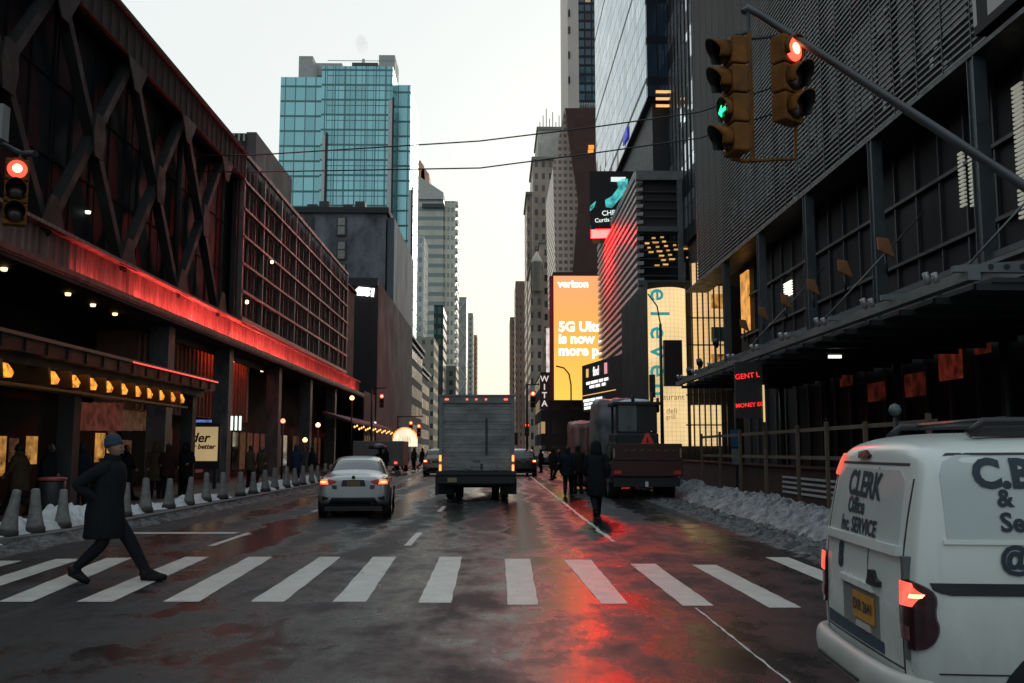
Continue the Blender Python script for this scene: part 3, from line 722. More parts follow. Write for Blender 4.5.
for k in range(8):
    x = at(540 + k * 3.2, 130, 268).x; b = MB(); b.tube([(x, 268.3, at(540, 130, 268).z + .9), (x, 268.3, at(540, 130, 268).z + 2.5 + (k * 7 % 5))], .12, 5); b.build('roof_mast', m_steel_d, t)
# strip tower
t, xa, xb, zt = bldg('strip_tower', 'tall slim tower with one pale edge and dark glass rising above the wedge', x0=567, x1=577.8, ytop=-60, Y=176, D=20, mat=M('pale_strip', (.60, .53, .47), .7, 0, .1, .1))
b = MB(); b.box(at(578, 0, 176).x + .003, at(600, 0, 176).x + 6, 176.4, 196, 0, zt); b.build('glass_strip', winmat('strip_glass', (.02, .028, .035), (.03, .06, .08), 1.3, 1.8, .8, .7, gvar=.8, lit=.025, lits=.3), t)
for py in (13, 30, 55, 80):
    p = at(569.5, py, 175.9); b = MB(); b.box(p.x - .25, p.x + .1, 175.8, 175.99, p.z - .7, p.z + .7); b.build('slot_window', m_dglass, t)
# copper wedge
t = thing('wedge_building', 'copper brown wedge shaped building with a leaning pale lattice face', 'building', (14, 172, 0))
m_cop = winmat('copper_panels', (.085, .036, .026), (.075, .032, .024), 2.0, 2.0, .93, .93, gvar=.12, grough=.45, wrough=.6, gspec=.3)
pts = [P(565, 108, 168), P(604, 108, 168), P(604, 300, 168), P(571, 300, 168), P(579, 200, 168)]
b = MB(); b.prism(pts, (0, 1.9, 0)); b.build('copper_face', m_cop, t)
m_lat = winmat('lattice_face', (.62, .49, .40), (.27, .20, .155), 1.0, 1.25, .6, .5, gvar=.3)
pts = [P(564.5, 109, 170), P(604, 109, 170), P(604, 290, 170), P(556, 290, 170), P(553, 168, 170)]
b = MB(); b.prism(pts, (0, 26, 0)); b.build('lattice_face', m_lat, t)
for x, y in ((591.5, 147), (591, 151.5), (602, 130)):
    p = at(x, y, 167.8); b = MB(); b.box(p.x - .55, p.x + .45, 167.7, 167.97, p.z - .35, p.z + .35); b.build('lit_window', EM('wedge_lit', (1, .38, .06), .9), t)
for k in range(9):
    p = at(580 + k * 2.4, 107, 169); b = MB(); b.tube([(p.x, 169, p.z - .3), (p.x, 169, p.z + .8)], .14, 5); b.build('roof_bulb', m_wlit, t)
# brown podium under the wedge, behind the billboard
bldg('podium_block', 'plain brown block behind the orange billboard', x0=553, x1=606, ytop=272, Y=160, D=10, mat=M('podium_brown', (.05, .032, .028), .8, 0, .4, .2))
t, xa, xb, zt = bldg('theatre_block', 'low dark block with small signs below the orange billboard', x0=541, x1=600, ytop=372, Y=122, D=20, mat=winmat('thb', (.04, .032, .03), (.05, .04, .03), 2.2, 3.0, .6, .5, lit=.15, lits=.35))

# blue glass tower with a flying corner (X >= 14)
def mirror_glass(name, tint, bandh, lines, pw=1.5, ph=2.0):
    m, nt, b = newmat(name)
    g = nt.n.new('ShaderNodeNewGeometry'); sp = nt.n.new('ShaderNodeSeparateXYZ'); nt.link(g.outputs['Position'], sp.inputs[0])
    cy_ = nt.math('DIVIDE', sp.outputs[1], pw); cz = nt.math('DIVIDE', sp.outputs[2], ph)
    fz = nt.math('FRACT', nt.math('DIVIDE', sp.outputs[2], bandh)); fy = nt.math('FRACT', cy_); fp = nt.math('FRACT', cz)
    ln = nt.math('MAXIMUM', nt.math('MAXIMUM', nt.math('LESS_THAN', fz, lines), nt.math('LESS_THAN', fy, .07)), nt.math('LESS_THAN', fp, .05))
    cb = nt.n.new('ShaderNodeCombineXYZ'); nt.link(nt.math('FLOOR', cy_), cb.inputs[1]); nt.link(nt.math('FLOOR', cz), cb.inputs[2])
    wn = nt.n.new('ShaderNodeTexWhiteNoise'); nt.link(cb.outputs[0], wn.inputs['Vector'])
    pane = nt.mix(wn.outputs['Value'], c4(tint, .72), c4(tint, 1.2))
    nt.link(nt.mix(ln, pane, (.02, .028, .035, 1)), b.inputs['Base Color'])
    b.inputs['Metallic'].default_value = .85; b.inputs['IOR'].default_value = 1.4
    # every pane hangs a little out of true
    off = nt.n.new('ShaderNodeVectorMath'); off.operation = 'SUBTRACT'; nt.link(wn.outputs['Color'], off.inputs[0]); off.inputs[1].default_value = (.5, .5, .5)
    sc = nt.n.new('ShaderNodeVectorMath'); sc.operation = 'SCALE'; nt.link(off.outputs[0], sc.inputs[0]); sc.inputs['Scale'].default_value = .05
    ad = nt.n.new('ShaderNodeVectorMath'); ad.operation = 'ADD'; nt.link(g.outputs['Normal'], ad.inputs[0]); nt.link(sc.outputs[0], ad.inputs[1])
    no = nt.n.new('ShaderNodeVectorMath'); no.operation = 'NORMALIZE'; nt.link(ad.outputs[0], no.inputs[0]); nt.link(no.outputs[0], b.inputs['Normal'])
    nt.link(nt.ramp(ln, 0, 1, .05, .5), b.inputs['Roughness']); return m
t = thing('blue_glass_tower', 'blue mirror glass tower overhanging the slatted building', 'building', (20, 100, 0))
m_mir = mirror_glass('mirror_glass', (.13, .25, .32), 12.0, .045)
b = MB(); b.box(14, 30, 86, 131, 34.5, 95); b.build('mirror_volume', m_mir, t)
m_bluef = winmat('navy_glass', (.012, .02, .032), (.016, .035, .06), 1.5, 4, .9, .8, gvar=.5, lit=.0)
b = MB(); b.box(14.02, 30, 85.4, 85.99, 34.5, 95); b.build('navy_face', m_bluef, t)
b = MB(); b.box(14.6, 30, 86.5, 130, 8, 34.49); b.build('core', M('tower_core', (.02, .022, .026), .6), t)
b = MB(); b.box(14, 30, 86, 131, 34.3, 34.495); b.build('soffit', m_dark, t)
m_off = EM('office_light', (1, .55, .2), .95)
for k in range(3):
    for (px, py, ww) in ((664, 92, 9), (654, 125, 4), (632, 147, 3)):
        p = at(px, py + k * 7.0 * (ww / 9) ** .5, 85.3 if ww == 9 else 86 + 6 * (9 - ww)); b = MB(); hw = ww * .085
        b.box(p.x - hw, p.x + hw, p.y - .1, p.y, p.z - .12, p.z + .12); b.build('office_light', m_off, t)
p = at(624, 163, 112); b = MB(); b.obox((14.0 - .1, 100, 35.6), (.1, 3.5, 1.1), Matrix.Identity(3)); b.build('blue_sign', EM('blue_sign', (.05, .06, .55), .5), t)
# stepped-out wing with sky-bright bands
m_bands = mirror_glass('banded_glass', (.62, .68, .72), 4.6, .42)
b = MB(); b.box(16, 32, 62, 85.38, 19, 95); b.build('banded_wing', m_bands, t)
b = MB(); b.box(16.4, 32, 62.5, 85.2, 0, 18.99); b.build('wing_core', M('wing_core', (.02, .022, .026), .6), t)
mu = MB()
for k in range(16): mu.box(15.9, 15.998, 62 + k * 1.55, 62.08 + k * 1.55, 19, 95)
mu.build('mullion', m_dark, t)

# slatted building
SB = thing('slatted_building', 'building wrapped in horizontal grey louvres with red glow on its far end', 'building', (16, 96, 0))
b = MB(); b.box(12.65, 24, 80.6, 112, 0, 25.2); b.build('core', M('slat_core', (.025, .025, .027), .6), SB)
m_slat = M('louvre_metal', (.42, .41, .41), .5, .1, .2, 1)
zs = [5.2 + .72 * k for k in range(28)]
for z in zs:
    s = MB(); s.hexa([(12.02, 80.2, z), (12.6, 80.2, z + .05), (12.6, 112, z + .05), (12.02, 112, z), (12.02, 80.2, z + .30), (12.6, 80.2, z + .36), (12.6, 112, z + .36), (12.02, 112, z + .30)]); s.build('louvre', m_slat, SB)
fr = MB(); fr.box(12.0, 19.6, 79.9, 80.6, 24.9, 25.7); fr.box(11.98, 12.66, 80.6, 112, 25.25, 25.9); fr.build('roof_frame', M('frame_grey', (.20, .21, .21), .5, .3), SB)
fr = MB(); fr.box(15.55, 15.95, 79.7, 80.3, 5, 24.9); fr.build('frame_post', M('frame_post', (.13, .15, .16), .5, .3), SB)
dk = MB()
for k in range(26): dk.box(12.05, 19.5, 80.35, 80.5, 5.4 + .74 * k, 5.5 + .74 * k)
dk.build('front_louvre', M('front_louvre', (.05, .052, .055), .5), SB)
for py in (229, 283):
    z = at(640, py, 80).z; b = MB(); b.box(12.05, 19.5, 79.85, 80.3, z - .22, z + .22); b.build('front_beam', M('beam_grey', (.11, .125, .13), .5, .3), SB)
b = MB(); b.box(12.3, 19.5, 80.52, 80.58, at(640, 278, 80).z, at(640, 233, 80).z); b.build('office_glass', m_dglass, SB)
for row in range(7):
    for k in range(9):
        px = 645 + k * 8.5 + row * 2; py = 239 + row * 4.6 - (px - 645) * .10
        if px > 722 or (row > 4 and px < 652): continue
        p = at(px, py, 80.3); hw = random.uniform(.12, .26)
        if random.random() < .75 and p.x < 19.3:
            b = MB(); b.box(p.x - hw, p.x + hw, 80.2, 80.3, p.z - .06, p.z + .06); b.build('ceiling_light', EM('ceiling_light', (1, .55, .18), random.uniform(.5, .9)), SB)
# LED cube screen on the corner: front picture, red flank and red underside
L = thing('corner_screen', 'black corner LED screen with turquoise picture and glowing red underside', 'screen', (12, 100, 25))
a = at(589.5, 171, 99); b_ = at(634, 225.5, 99)
rx, ry = a.x, 99.0
b = MB(); b.hexa([(rx, 99, b_.z), (b_.x, 99, b_.z), (b_.x + 1.2, 108, b_.z), (rx + 1.2, 108, b_.z), (rx, 99, a.z), (b_.x, 99, a.z), (b_.x + 1.2, 108, a.z), (rx + 1.2, 108, a.z)]); b.build('cabinet', m_black, L)
m_redscr = EM('red_screen', (1, .0016, .0014), 270, .1, .2)
b = MB(); b.hexa([(rx + .1, 98.9, b_.z - .50), (b_.x, 98.9, b_.z - .34), (b_.x + .5, 103, b_.z - .34), (rx + .5, 103, b_.z - .50), (rx + .1, 98.9, b_.z - .02), (b_.x, 98.9, b_.z - .02), (b_.x + .5, 103, b_.z - .02), (rx + .5, 103, b_.z - .02)]); b.m[0] = 1
b.build('red_underside', [m_black, m_redscr], L)
m_tq = EM('turquoise_pixels', (.06, .42, .42), .9, .8, 1.6); m_scw = EM('screen_white', (.8, .95, .9), .9)
def spoly(pp, mt, nm='picture', Y=98.9):
    q = MB(); q.prism([at(x, y, Y) for x, y in pp], (0, .05, 0)); q.build(nm, mt, L)
spoly([(606, 207), (605, 200), (612, 196), (618, 188), (617, 182), (624, 178), (628, 179), (627, 190), (622, 196), (616, 203), (612, 208)], m_tq)
spoly([(589.9, 206), (596, 201), (594, 208), (590, 211)], m_tq); spoly([(611, 177), (626, 177), (624, 181.5), (611, 181.5)], m_scw)
p = at(611, 213, 98.9); text('lettering', 'CHRY', .75, (p.x, 98.85, p.z), (1, 0, .08), (0, 0, 1), m_scw, L, .01)
p = at(606, 220, 98.9); text('lettering', 'Curtis Th', .62, (p.x, 98.85, p.z), (1, 0, .08), (0, 0, 1), m_scw, L, .01)

# orange billboard
BB = thing('billboard', 'tall bright orange LED billboard with white slogan text', 'billboard', (10, 116, 0))
a = at(553.5, 276, 115); b_ = at(604, 400, 115)
b = MB(); b.box(a.x - .1, b_.x, 115, 115.8, b_.z - .1, a.z + .1); b.build('cabinet', m_black, BB)
def bbmat():
    m, nt, b = newmat('billboard_orange'); g = nt.n.new('ShaderNodeNewGeometry'); sp = nt.n.new('ShaderNodeSeparateXYZ'); nt.link(g.outputs['Position'], sp.inputs[0])
    v = nt.ramp(sp.outputs[2], b_.z, a.z); n = nt.n.new('ShaderNodeValToRGB'); nt.link(v, n.inputs[0]); e = n.color_ramp.elements
    e[0].position = 0; e[0].color = (1.0, .64, .09, 1); e[1].position = .6; e[1].color = (.97, .45, .10, 1); e.new(.95).color = (.97, .41, .17, 1)
    dots = nt.n.new('ShaderNodeTexChecker'); dots.inputs['Scale'].default_value = 9; nt.link(nt.pos(), dots.inputs['Vector'])
    b.inputs['Base Color'].default_value = (.02, .02, .02, 1)
    nt.link(n.outputs[0], b.inputs['Emission Color']); nt.link(nt.ramp(dots.outputs['Fac'], 0, 1, .96, 1.03), b.inputs['Emission Strength']); return m
b = MB(); b.box(a.x, b_.x, 114.9, 114.998, b_.z, a.z); b.build('screen', bbmat(), BB)
m_bbw = EM('billboard_white', (1, .93, .80), 1.5)
def bt(s, px, py, size, bold=.05):
    p = at(px, py, 114.85); text('lettering', s, size, (p.x, 114.86, p.z), (1, 0, 0), (0, 0, 1), m_bbw, BB, bold, .03, 'LEFT')
bt('verizon', 558, 284, 1.25, .05); bt('5G Ultra', 558.5, 327, 1.65, .07); bt('is now e', 558.5, 339, 1.65, .07); bt('more po', 558.5, 351, 1.65, .07)
b = MB(); b.box(a.x - .5, a.x - .12, 114.9, 115.6, b_.z, a.z); b.build('edge_frame', m_dark, BB)
# small red and white side signs left of the billboard
p = at(549, 350, 118); sg = MB(); sg.box(p.x - .35, p.x + .25, 118, 118.3, at(549, 372, 118).z, at(549, 328, 118).z); tag(sg.build('vertical_banner', EM('banner_white', (.9, .75, .7), .7, .5, 1.2)), 'narrow white lit banner hanging at the edge of the orange billboard', 'banner')
VS = thing('vertical_sign', 'black vertical sign with stacked white letters left of the orange billboard', 'sign', (5, 104, 6))
p0 = at(544.5, 391, 104); b = MB(); b.box(p0.x - .5, p0.x + .5, 104, 104.4, at(544, 409, 104).z, at(544, 374, 104).z); b.build('board', m_black, VS)
for k, ch_ in enumerate('WITA'):
    p = at(544.5, 379 + k * 8.2, 103.9); text('lettering', ch_, .9, (p.x, 103.95, p.z), (1, 0, 0), (0, 0, 1), EM('sign_letter', (.75, .75, .7), .7), VS, .02)
# black LED board on the street line
DB = thing('message_board', 'black LED message board with rows of white text hung out over the pavement', 'sign', (9, 80, 4))
A0 = at(582, 366, 88); A1 = at(625, 345, 76); zt0, zb0 = A0.z, at(582, 412, 88).z
ux = Vector((A1.x - A0.x, A1.y - A0.y, 0)).normalized(); nrm = Vector((ux.y, -ux.x, 0)); Lb = (Vector((A1.x, A1.y, 0)) - Vector((A0.x, A0.y, 0))).length
def dbp(u, v, o=0.0): return Vector((A0.x, A0.y, 0)) + ux * (u * Lb) + nrm * o + Vector((0, 0, zb0 + (zt0 - zb0) * v))
b = MB(); b.prism([dbp(0, 0), dbp(1, 0), dbp(1, 1), dbp(0, 1)], -nrm * .5); b.build('cabinet', m_black, DB)
m_lw = EM('led_text', (.95, .95, .92), 1.1, .4, 9); m_ly = EM('led_yellow', (1, .6, .2), .8); m_lp = EM('led_pink', (.9, .35, .4), .8)
def dbq(u0, u1, v0, v1, mt):
    q = MB(); q.prism([dbp(u0, v0, .02), dbp(u1, v0, .02), dbp(u1, v1, .02), dbp(u0, v1, .02)], nrm * .03); q.build('led_row', mt, DB)
dbq(.12, .17, .72, .90, m_ly); dbq(.56, .62, .70, .92, m_lp)
text('lettering', 'find', 1.15, dbp(.36, .80, .04), ux, (0, 0, 1), m_lw, DB, .02)
for r0, segs in ((.56, ((.12, .22), (.24, .40), (.43, .52), (.55, .64))), (.47, ((.2, .32), (.35, .45), (.5, .58))), (.20, ((.04, .2), (.22, .34), (.36, .5))), (.12, ((.06, .16), (.18, .3), (.34, .52))), (.04, ((.06, .24), (.27, .4)))):
    for s0, s1 in segs: dbq(s0, s1, r0, r0 + .06, m_lw)
dbq(.02, .8, .335, .35, m_ly)

# ------------------------------------------------------------------ lit glass corner building ("eleven")
EB = thing('lit_corner_building', 'cream lit curved glass corner with large turquoise vertical lettering', 'building', (13, 64, 0))
def glowgrid(name, c, s):
    m, nt, b = newmat(name); br = nt.n.new('ShaderNodeTexBrick'); br.offset = 0
    g = nt.n.new('ShaderNodeNewGeometry'); sp = nt.n.new('ShaderNodeSeparateXYZ'); nt.link(g.outputs['Position'], sp.inputs[0])
    fx = nt.math('FRACT', nt.math('DIVIDE', sp.outputs[0], .28)); fz = nt.math('FRACT', nt.math('DIVIDE', sp.outputs[2], .28))
    ln = nt.math('MAXIMUM', nt.math('LESS_THAN', fx, .16), nt.math('LESS_THAN', fz, .16))
    v = nt.ramp(nt.noise(.35, 3, nt.pos()), .3, .75, .75, 1.1)
    b.inputs['Base Color'].default_value = c4(c, .3); b.inputs['Emission Color'].default_value = c4(c)
    nt.link(nt.math('MULTIPLY', nt.math('MULTIPLY', v, nt.ramp(ln, 0, 1, 1, .78)), s), b.inputs['Emission Strength']); return m
m_cream = glowgrid('cream_light_wall', (.98, .70, .34), .92)
def drum(nm, x0, x1, yt, yb, Y, mat, sag=.9, t=EB):
    a = at(x0, yt, Y); b_ = at(x1, yb, Y); n = 14; q = MB(); base = len(q.v)
    for k in range(n + 1):
        u = k / n; x = a.x + (b_.x - a.x) * u; y = Y + sag * (2 * u - 1) ** 2
        for z in (b_.z, a.z): q.v += [(x, y, z), (x, y + .25, z)]
    for k in range(n):
        i = base + 4 * k
        for f in ((i, i + 4, i + 6, i + 2), (i + 1, i + 3, i + 7, i + 5), (i + 2, i + 6, i + 7, i + 3), (i, i + 1, i + 5, i + 4)): q.face(list(f), 0, True)
    q.face([base, base + 2, base + 3, base + 1]); i = base + 4 * n; q.face([i, i + 1, i + 3, i + 2]); return q.build(nm, mat, t)
drum('light_wall', 650, 692, 287, 446, 61, m_cream); drum('light_wall', 692.5, 727, 262, 384, 61.5, glowgrid('amber_light_wall', (.95, .60, .26), .8), .5); drum('light_wall', 692.5, 724, 405, 446, 61.6, m_cream, .3)
b = MB(); b.box(10.05, 19, 62.6, 76, 0, at(650, 284, 62).z + .25); b.build('core', m_wallb, EB)
m_turq = EM('turquoise_letter', (.05, .42, .40), .6)
for k, ch_ in enumerate('eleven'):
    p = at(658.5, 295 + k * 19.0, 60.9); text('lettering', ch_, 1.75, (p.x, 60.75, p.z), (0, 0, -1), (1, 0, 0), m_turq, EB, .02)
b = MB(); b.box(at(664, 340, 60).x, at(682, 340, 60).x, 60.0, 60.5, at(664, 386, 60).z, at(664, 340, 60).z); b.build('dark_sign', M('dark_sign', (.02, .01, .012), .5), EB)
for k in range(8):
    px = 688 + k * 5.6; b = MB(); x = at(px, 400, 60.3).x; b.box(x - .04, x + .04, 60.2, 60.32, .3, at(px, 262, 60.3).z); b.build('mullion', m_black, EB)
for py in (318, 345, 395, 425):
    b = MB(); b.box(at(686, py, 60.4).x, at(728, py, 60.4).x, 60.33, 60.4, at(700, py, 60.4).z - .04, at(700, py, 60.4).z + .04); b.build('transom', m_black, EB)
for (s_, px, py, sz) in (('restaurant', 667, 397, .55), ('deli', 672, 411, .5), ('grill', 671, 417, .42)):
    p = at(px, py, 60.6); text('lettering', s_, sz, (p.x, 60.7, p.z), (1, 0, 0), (0, 0, 1), EM('thin_letter', (.30, .20, .09), .8), EB, 0)
# stacked interior floors seen through the amber glass
for k, (py, mt) in enumerate(((300, m_win_y), (333, M('green_floor', (.1, .22, .18), .5)), (360, m_win_y))):
    b = MB(); b.box(at(712, py, 60.9).x, at(727, py, 60.9).x, 60.9, 61.2, at(712, py + 8, 60.9).z, at(712, py - 6, 60.9).z); b.build('interior_floor', mt, EB)

# ------------------------------------------------------------------ rod-screened tower (right)
NB = thing('rod_screen_tower', 'dark tower veiled in fine horizontal rods above a glazed steel framed base', 'building', (20, 35, 0))
m_rod = M('ceramic_rod', (.15, .158, .16), .55, 0, .15, 1, spec=.3)
b = MB(); b.box(12.55, 40, 10, 55.9, 11.4, 70); b.build('tower_body', winmat('tower_dark_glass', (.010, .011, .013), (.012, .015, .018), 1.5, 4.2, .9, .7, gvar=.5, grough=.2, lit=.0), NB)
rod = MB(); z = 11.15
while z < 34: rod.box(12.0, 12.06, 21.3, 56, z, z + .06); z += .19
while z < 60: rod.box(12.0, 12.055, 21.3, 56, z, z + .09); z += .29
ro = rod.build('rod_screen', m_rod, NB); kind(ro, 'stuff')
jn = MB()
for k in range(1, 23): jn.box(11.985, 11.998, 21.3 + k * 1.55, 21.345 + k * 1.55, 11.15, 60)
jn.build('screen_joint', M('joint_dark', (.03, .032, .034), .6), NB)
for yy in (21.3, 27.8, 34.0, 40.3, 46.6, 56):
    b = MB(); b.box(12.06, 12.3, yy - .06, yy + .06, 11.1, 60); b.build('screen_post', m_steel_d, NB)
b = MB(); b.box(12.1, 12.5, 49.5, 56, 11.1, 60); b.build('end_panel', M('end_panel', (.035, .036, .038), .6, 0, .2, 3, stretch=(1, 6, .2)), NB)
m_sky_p = M('bright_pane', (.35, .37, .36), .15)
for k in range(46):
    yy = random.uniform(22, 50); zz = 11.6 + abs(random.gauss(0, 3.2)); b = MB(); b.box(12.35, 12.5, yy, yy + .22, zz, zz + random.choice((.18, .3, .5))); b.build('blind_slot', m_sky_p, NB)
b = MB(); b.box(12.6, 40, 12, 48.5, .14, 11.39); b.build('base_wall', m_wallb, NB)
for yy in (21.7, 27.9, 34.1, 40.4, 46.8):
    b = MB(); b.box(11.36, 11.58, yy - .13, yy + .13, 4.6, 11.15); b.box(11.31, 11.63, yy - .16, yy - .13, 4.6, 11.15); b.box(11.31, 11.63, yy + .13, yy + .16, 4.6, 11.15); b.build('steel_column', M('column_bluegrey', (.06, .074, .084), .5, .2), NB)
b = MB(); b.box(11.3, 12.6, 12, 56, 11.0, 11.12); b.build('soffit', m_dark, NB)
for k in range(24):
    yy = 12.5 + k * 1.5; b = MB(); b.box(12.5, 12.6, yy, yy + .07, .2, 11); b.build('mullion', m_steel_d, NB)
for zz in (5.3, 7.3, 9.2):
    b = MB(); b.box(12.44, 12.58, 12, 48, zz, zz + .1); b.build('transom', m_steel_d, NB)
b = MB(); b.box(11.45, 11.62, 12, 56, 6.05, 6.2); b.build('edge_rail', M('rail_bluegrey', (.07, .082, .092), .5, .3), NB)
m_louv = M('lit_louvre', (.4, .4, .36), .4, emit=(.8, .8, .65), es=.22)
for (x0, x1, y0, y1) in ((958, 966, 152, 205), (968, 977, 150, 204), (1012, 1030, 90, 215), (784, 792, 285, 294)):
    a, b_ = atx(x0, y0, 12.45), atx(x1, y1, 12.45); q = MB(); z = b_.z
    while z < a.z: q.box(12.42, 12.49, b_.y, a.y, z, z + .055); z += .11
    q.build('lit_louvre', m_louv if x0 > 800 else EM('pair_lamp', (1, .95, .8), 1.3), NB)
b = MB(); a, b_ = atx(741, 275, 12.45), atx(750, 330, 12.45); b.box(12.4, 12.49, b_.y, a.y, b_.z, a.z); b.build('lit_window', EM('amber_win', (.95, .42, .08), .7, .6, 2), NB)
# dim red bar interior behind the base glazing
for (x0, x1, y0, y1, s_) in ((938, 962, 335, 378, .5), (905, 925, 375, 395, .3), (840, 852, 365, 385, .25), (868, 885, 384, 400, .25), (975, 990, 345, 352, .3)):
    a, b_ = atx(x0, y0, 12.45), atx(x1, y1, 12.45); q = MB(); q.box(12.42, 12.49, b_.y, a.y, b_.z, a.z); q.build('red_window', EM('bar_red', (.42, .06, .035), s_ * .22, .95, 2.6), NB)
# near neighbour past the frame edge
b = MB(); b.box(11.2, 40, 9, 21.2, 11.3, 60); b.build('near_wing', winmat('near_wing', (.018, .019, .021), (.012, .015, .018), 1.6, 3.6, .7, .6), NB)
# red LED text sign under the canopy
RS = thing('red_text_sign', 'black shop sign with two rows of red LED letters under the canopy', 'sign', (9, 38, 2))
YS = 27.0
RS.location = (7.1, YS, 2)
p = at(749, 392, YS); b = MB(); b.box(p.x - .37, p.x + .42, YS + .05, YS + .2, at(749, 418, YS).z, at(749, 362, YS).z); b.build('board', m_black, RS)
b = MB(); b.tube([(p.x + .2, YS + .12, at(749, 362, YS).z), (p.x + .45, YS + .12, 4.34)], .02, 6); b.build('hanger', m_dark, RS)
m_rl = EM('red_led', (1, .03, .03), 1.2, .5, 30)
p = at(748, 376, YS); text('lettering', 'GENT L', .21, (p.x - .02, YS, p.z), (1, 0, .12), (0, 0, 1), m_rl, RS, .001)
p = at(750, 405, YS); text('lettering', 'MONEY EG', .165, (p.x, YS, p.z), (1, 0, .08), (0, 0, 1), m_rl, RS, .001)
p = at(764, 405, YS); b = MB(); b.box(p.x - .02, p.x + .02, YS - .02, YS + .04, at(763, 422, YS).z, at(763, 385, YS).z); b.build('side_tube', EM('side_tube', (1, .7, .3), .7), RS)

# ------------------------------------------------------------------ steel canopy
SC = thing('steel_canopy', 'long dark steel entrance canopy with pierced outriggers over the pavement', 'canopy', (9.5, 27, 0))
m_can = M('canopy_steel', (.15, .17, .172), .5, .4, .25, 2)
b = MB(); b.box(9.0, 9.3, 12, 40, 5.02, 5.1); b.box(9.12, 9.18, 12, 40, 4.7, 5.02); b.box(9.0, 9.3, 12, 40, 4.62, 4.70); b.build('main_beam', m_can, SC)
b = MB(); b.box(8.0, 12.4, 15.0, 40, 4.34, 4.42); b.build('deck', M('canopy_deck', (.03, .033, .036), .5, .2), SC)
for k in range(18):
    yy = 15.1 + k * 1.45; b = MB(); b.box(7.75, 12.4, yy - .05, yy + .05, 4.22, 4.336); b.build('joist', m_dark, SC)
b = MB(); b.box(7.55, 7.75, 14.9, 40, 4.36, 4.50); b.build('edge_beam', m_can, SC)
m_spot = M('spot_can', (.33, .35, .35), .35, .4)
m_oran = M('orange_shade', (.20, .075, .015), .6, 0, .25, 6)
for k in range(9):
    yy = 15.1 + k * 2.9
    o = MB(); o.hexa([(7.4, yy - .06, 4.52), (9.3, yy - .06, 4.505), (9.3, yy + .06, 4.505), (7.4, yy + .06, 4.52), (7.4, yy - .06, 4.62), (9.3, yy - .06, 4.76), (9.3, yy + .06, 4.76), (7.4, yy + .06, 4.62)]); og = o.build('outrigger', m_can, SC)
    h = MB()
    for q in range(3): h.lathe([(.05, 0), (.05, .004)], (8.0 + q * .26, yy - .063, 4.60), axis=(0, -1, 0), n=12)
    h.build('lightening_hole', m_black, og)
    for q in (0, 1):
        c = MB(); c.lathe([(.045, -.1), (.055, 0), (.055, .12)], (7.62 + q * .16, yy + 1.4, 4.66), axis=(-.35, -.25, .8), n=10); c.build('spotlight', m_spot, SC)
for (px, py, Y) in ((887, 250, 22.2), (846, 271, 25.3), (814, 289, 28), (787, 303, 31), (764, 315, 34), (745, 327, 37)):
    p = at(px, py, Y); c = MB()
    c.hexa([p + Vector(v) for v in ((-.20, 0, .0), (.16, -.1, -.22), (.22, .12, -.2), (-.14, .2, .04), (-.22, 0, .32), (.02, -.1, .26), (.08, .14, .28), (-.16, .2, .34))]); c.build('orange_floodlight', m_oran, SC, bevel=.02)
    c = MB(); c.tube([(p.x - .02, p.y + .05, p.z - .1), (p.x, p.y + .06, max(5.1, p.z - .55))], .03, 6); c.build('floodlight_arm', m_dark, SC)
for (px, py) in ((690, 381), (700, 372), (712, 377), (716, 352)):
    p = at(px, py - 6, 41); c = MB(); c.tube([(p.x, 41, 4.4), (p.x, 41, p.z)], .03, 6); c.lathe([(.06, -.2), (.15, 0), (.12, .22)], (p.x, 41, p.z + .1), axis=(-.3, -.5, .6), n=8); c.build('floodlight', m_dark, SC)
for yy in (16, 22, 28, 34, 39.6):
    c = MB(); c.tube([(11.9, yy, .14), (11.9, yy, 4.3)], .11, 10); c.build('post', m_steel_d, SC)
for yy in (18.4, 27.0, 35.6):
    c = MB(); c.tube([(9.15, yy, 5.1), (12.5, yy, 8.6)], .025, 6); c.build('tie_rod', m_steel, SC)
c = MB()
for k in range(4): c.box(8.9 + k * .09, 8.96 + k * .09, 25.2, 25.3, 4.1, 4.18)
c.build('soffit_light', EM('soffit_light', (1, 1, .85), 1.3), SC)

# ------------------------------------------------------------------ fence and barrier on the right pavement
FN = thing('timber_fence', 'thin timber post and rail fence with wire mesh behind the snow bank', 'fence', (7.85, 27, .13))
m_tim = M('weathered_timber', (.115, .085, .06), .8, 0, .3, 3, stretch=(1, 1, .3))
for yy in (17.2, 20.2, 22.6, 24.8, 27.8, 30.7, 33.5, 36.5):
    b = MB(); b.box(7.8, 7.88, yy - .04, yy + .04, .13, 2.28 + random.uniform(-.05, .08)); b.build('post', m_tim, FN)
for zz, tilt in ((2.12, -.03), (1.42, -.02)):
    b = MB(); b.hexa([(7.88, 17, zz), (7.92, 17, zz), (7.92, 36.6, zz + tilt), (7.88, 36.6, zz + tilt), (7.88, 17, zz + .09), (7.92, 17, zz + .09), (7.92, 36.6, zz + .09 + tilt), (7.88, 36.6, zz + .09 + tilt)]); b.build('rail', m_tim, FN)
BR = thing('barrier', 'low rust brown barrier boards with white slats behind the timber fence', 'barrier', (8.5, 28, .13))
b = MB(); b.box(8.4, 8.46, 15, 44, .13, 1.15); b.build('board', M('rust_board', (.045, .018, .015), .7, 0, .4, 2), BR)
b = MB()
for k in range(4): b.box(8.36, 8.397, 21.5, 28, .42 + k * .14, .48 + k * .14)
b.build('white_slat', M('slat_white', (.45, .45, .46), .6), BR)
b = MB(); b.box(8.34, 8.47, 15, 44, 1.15, 1.22); b.build('cap_rail', M('cap_red', (.07, .02, .018), .6), BR)
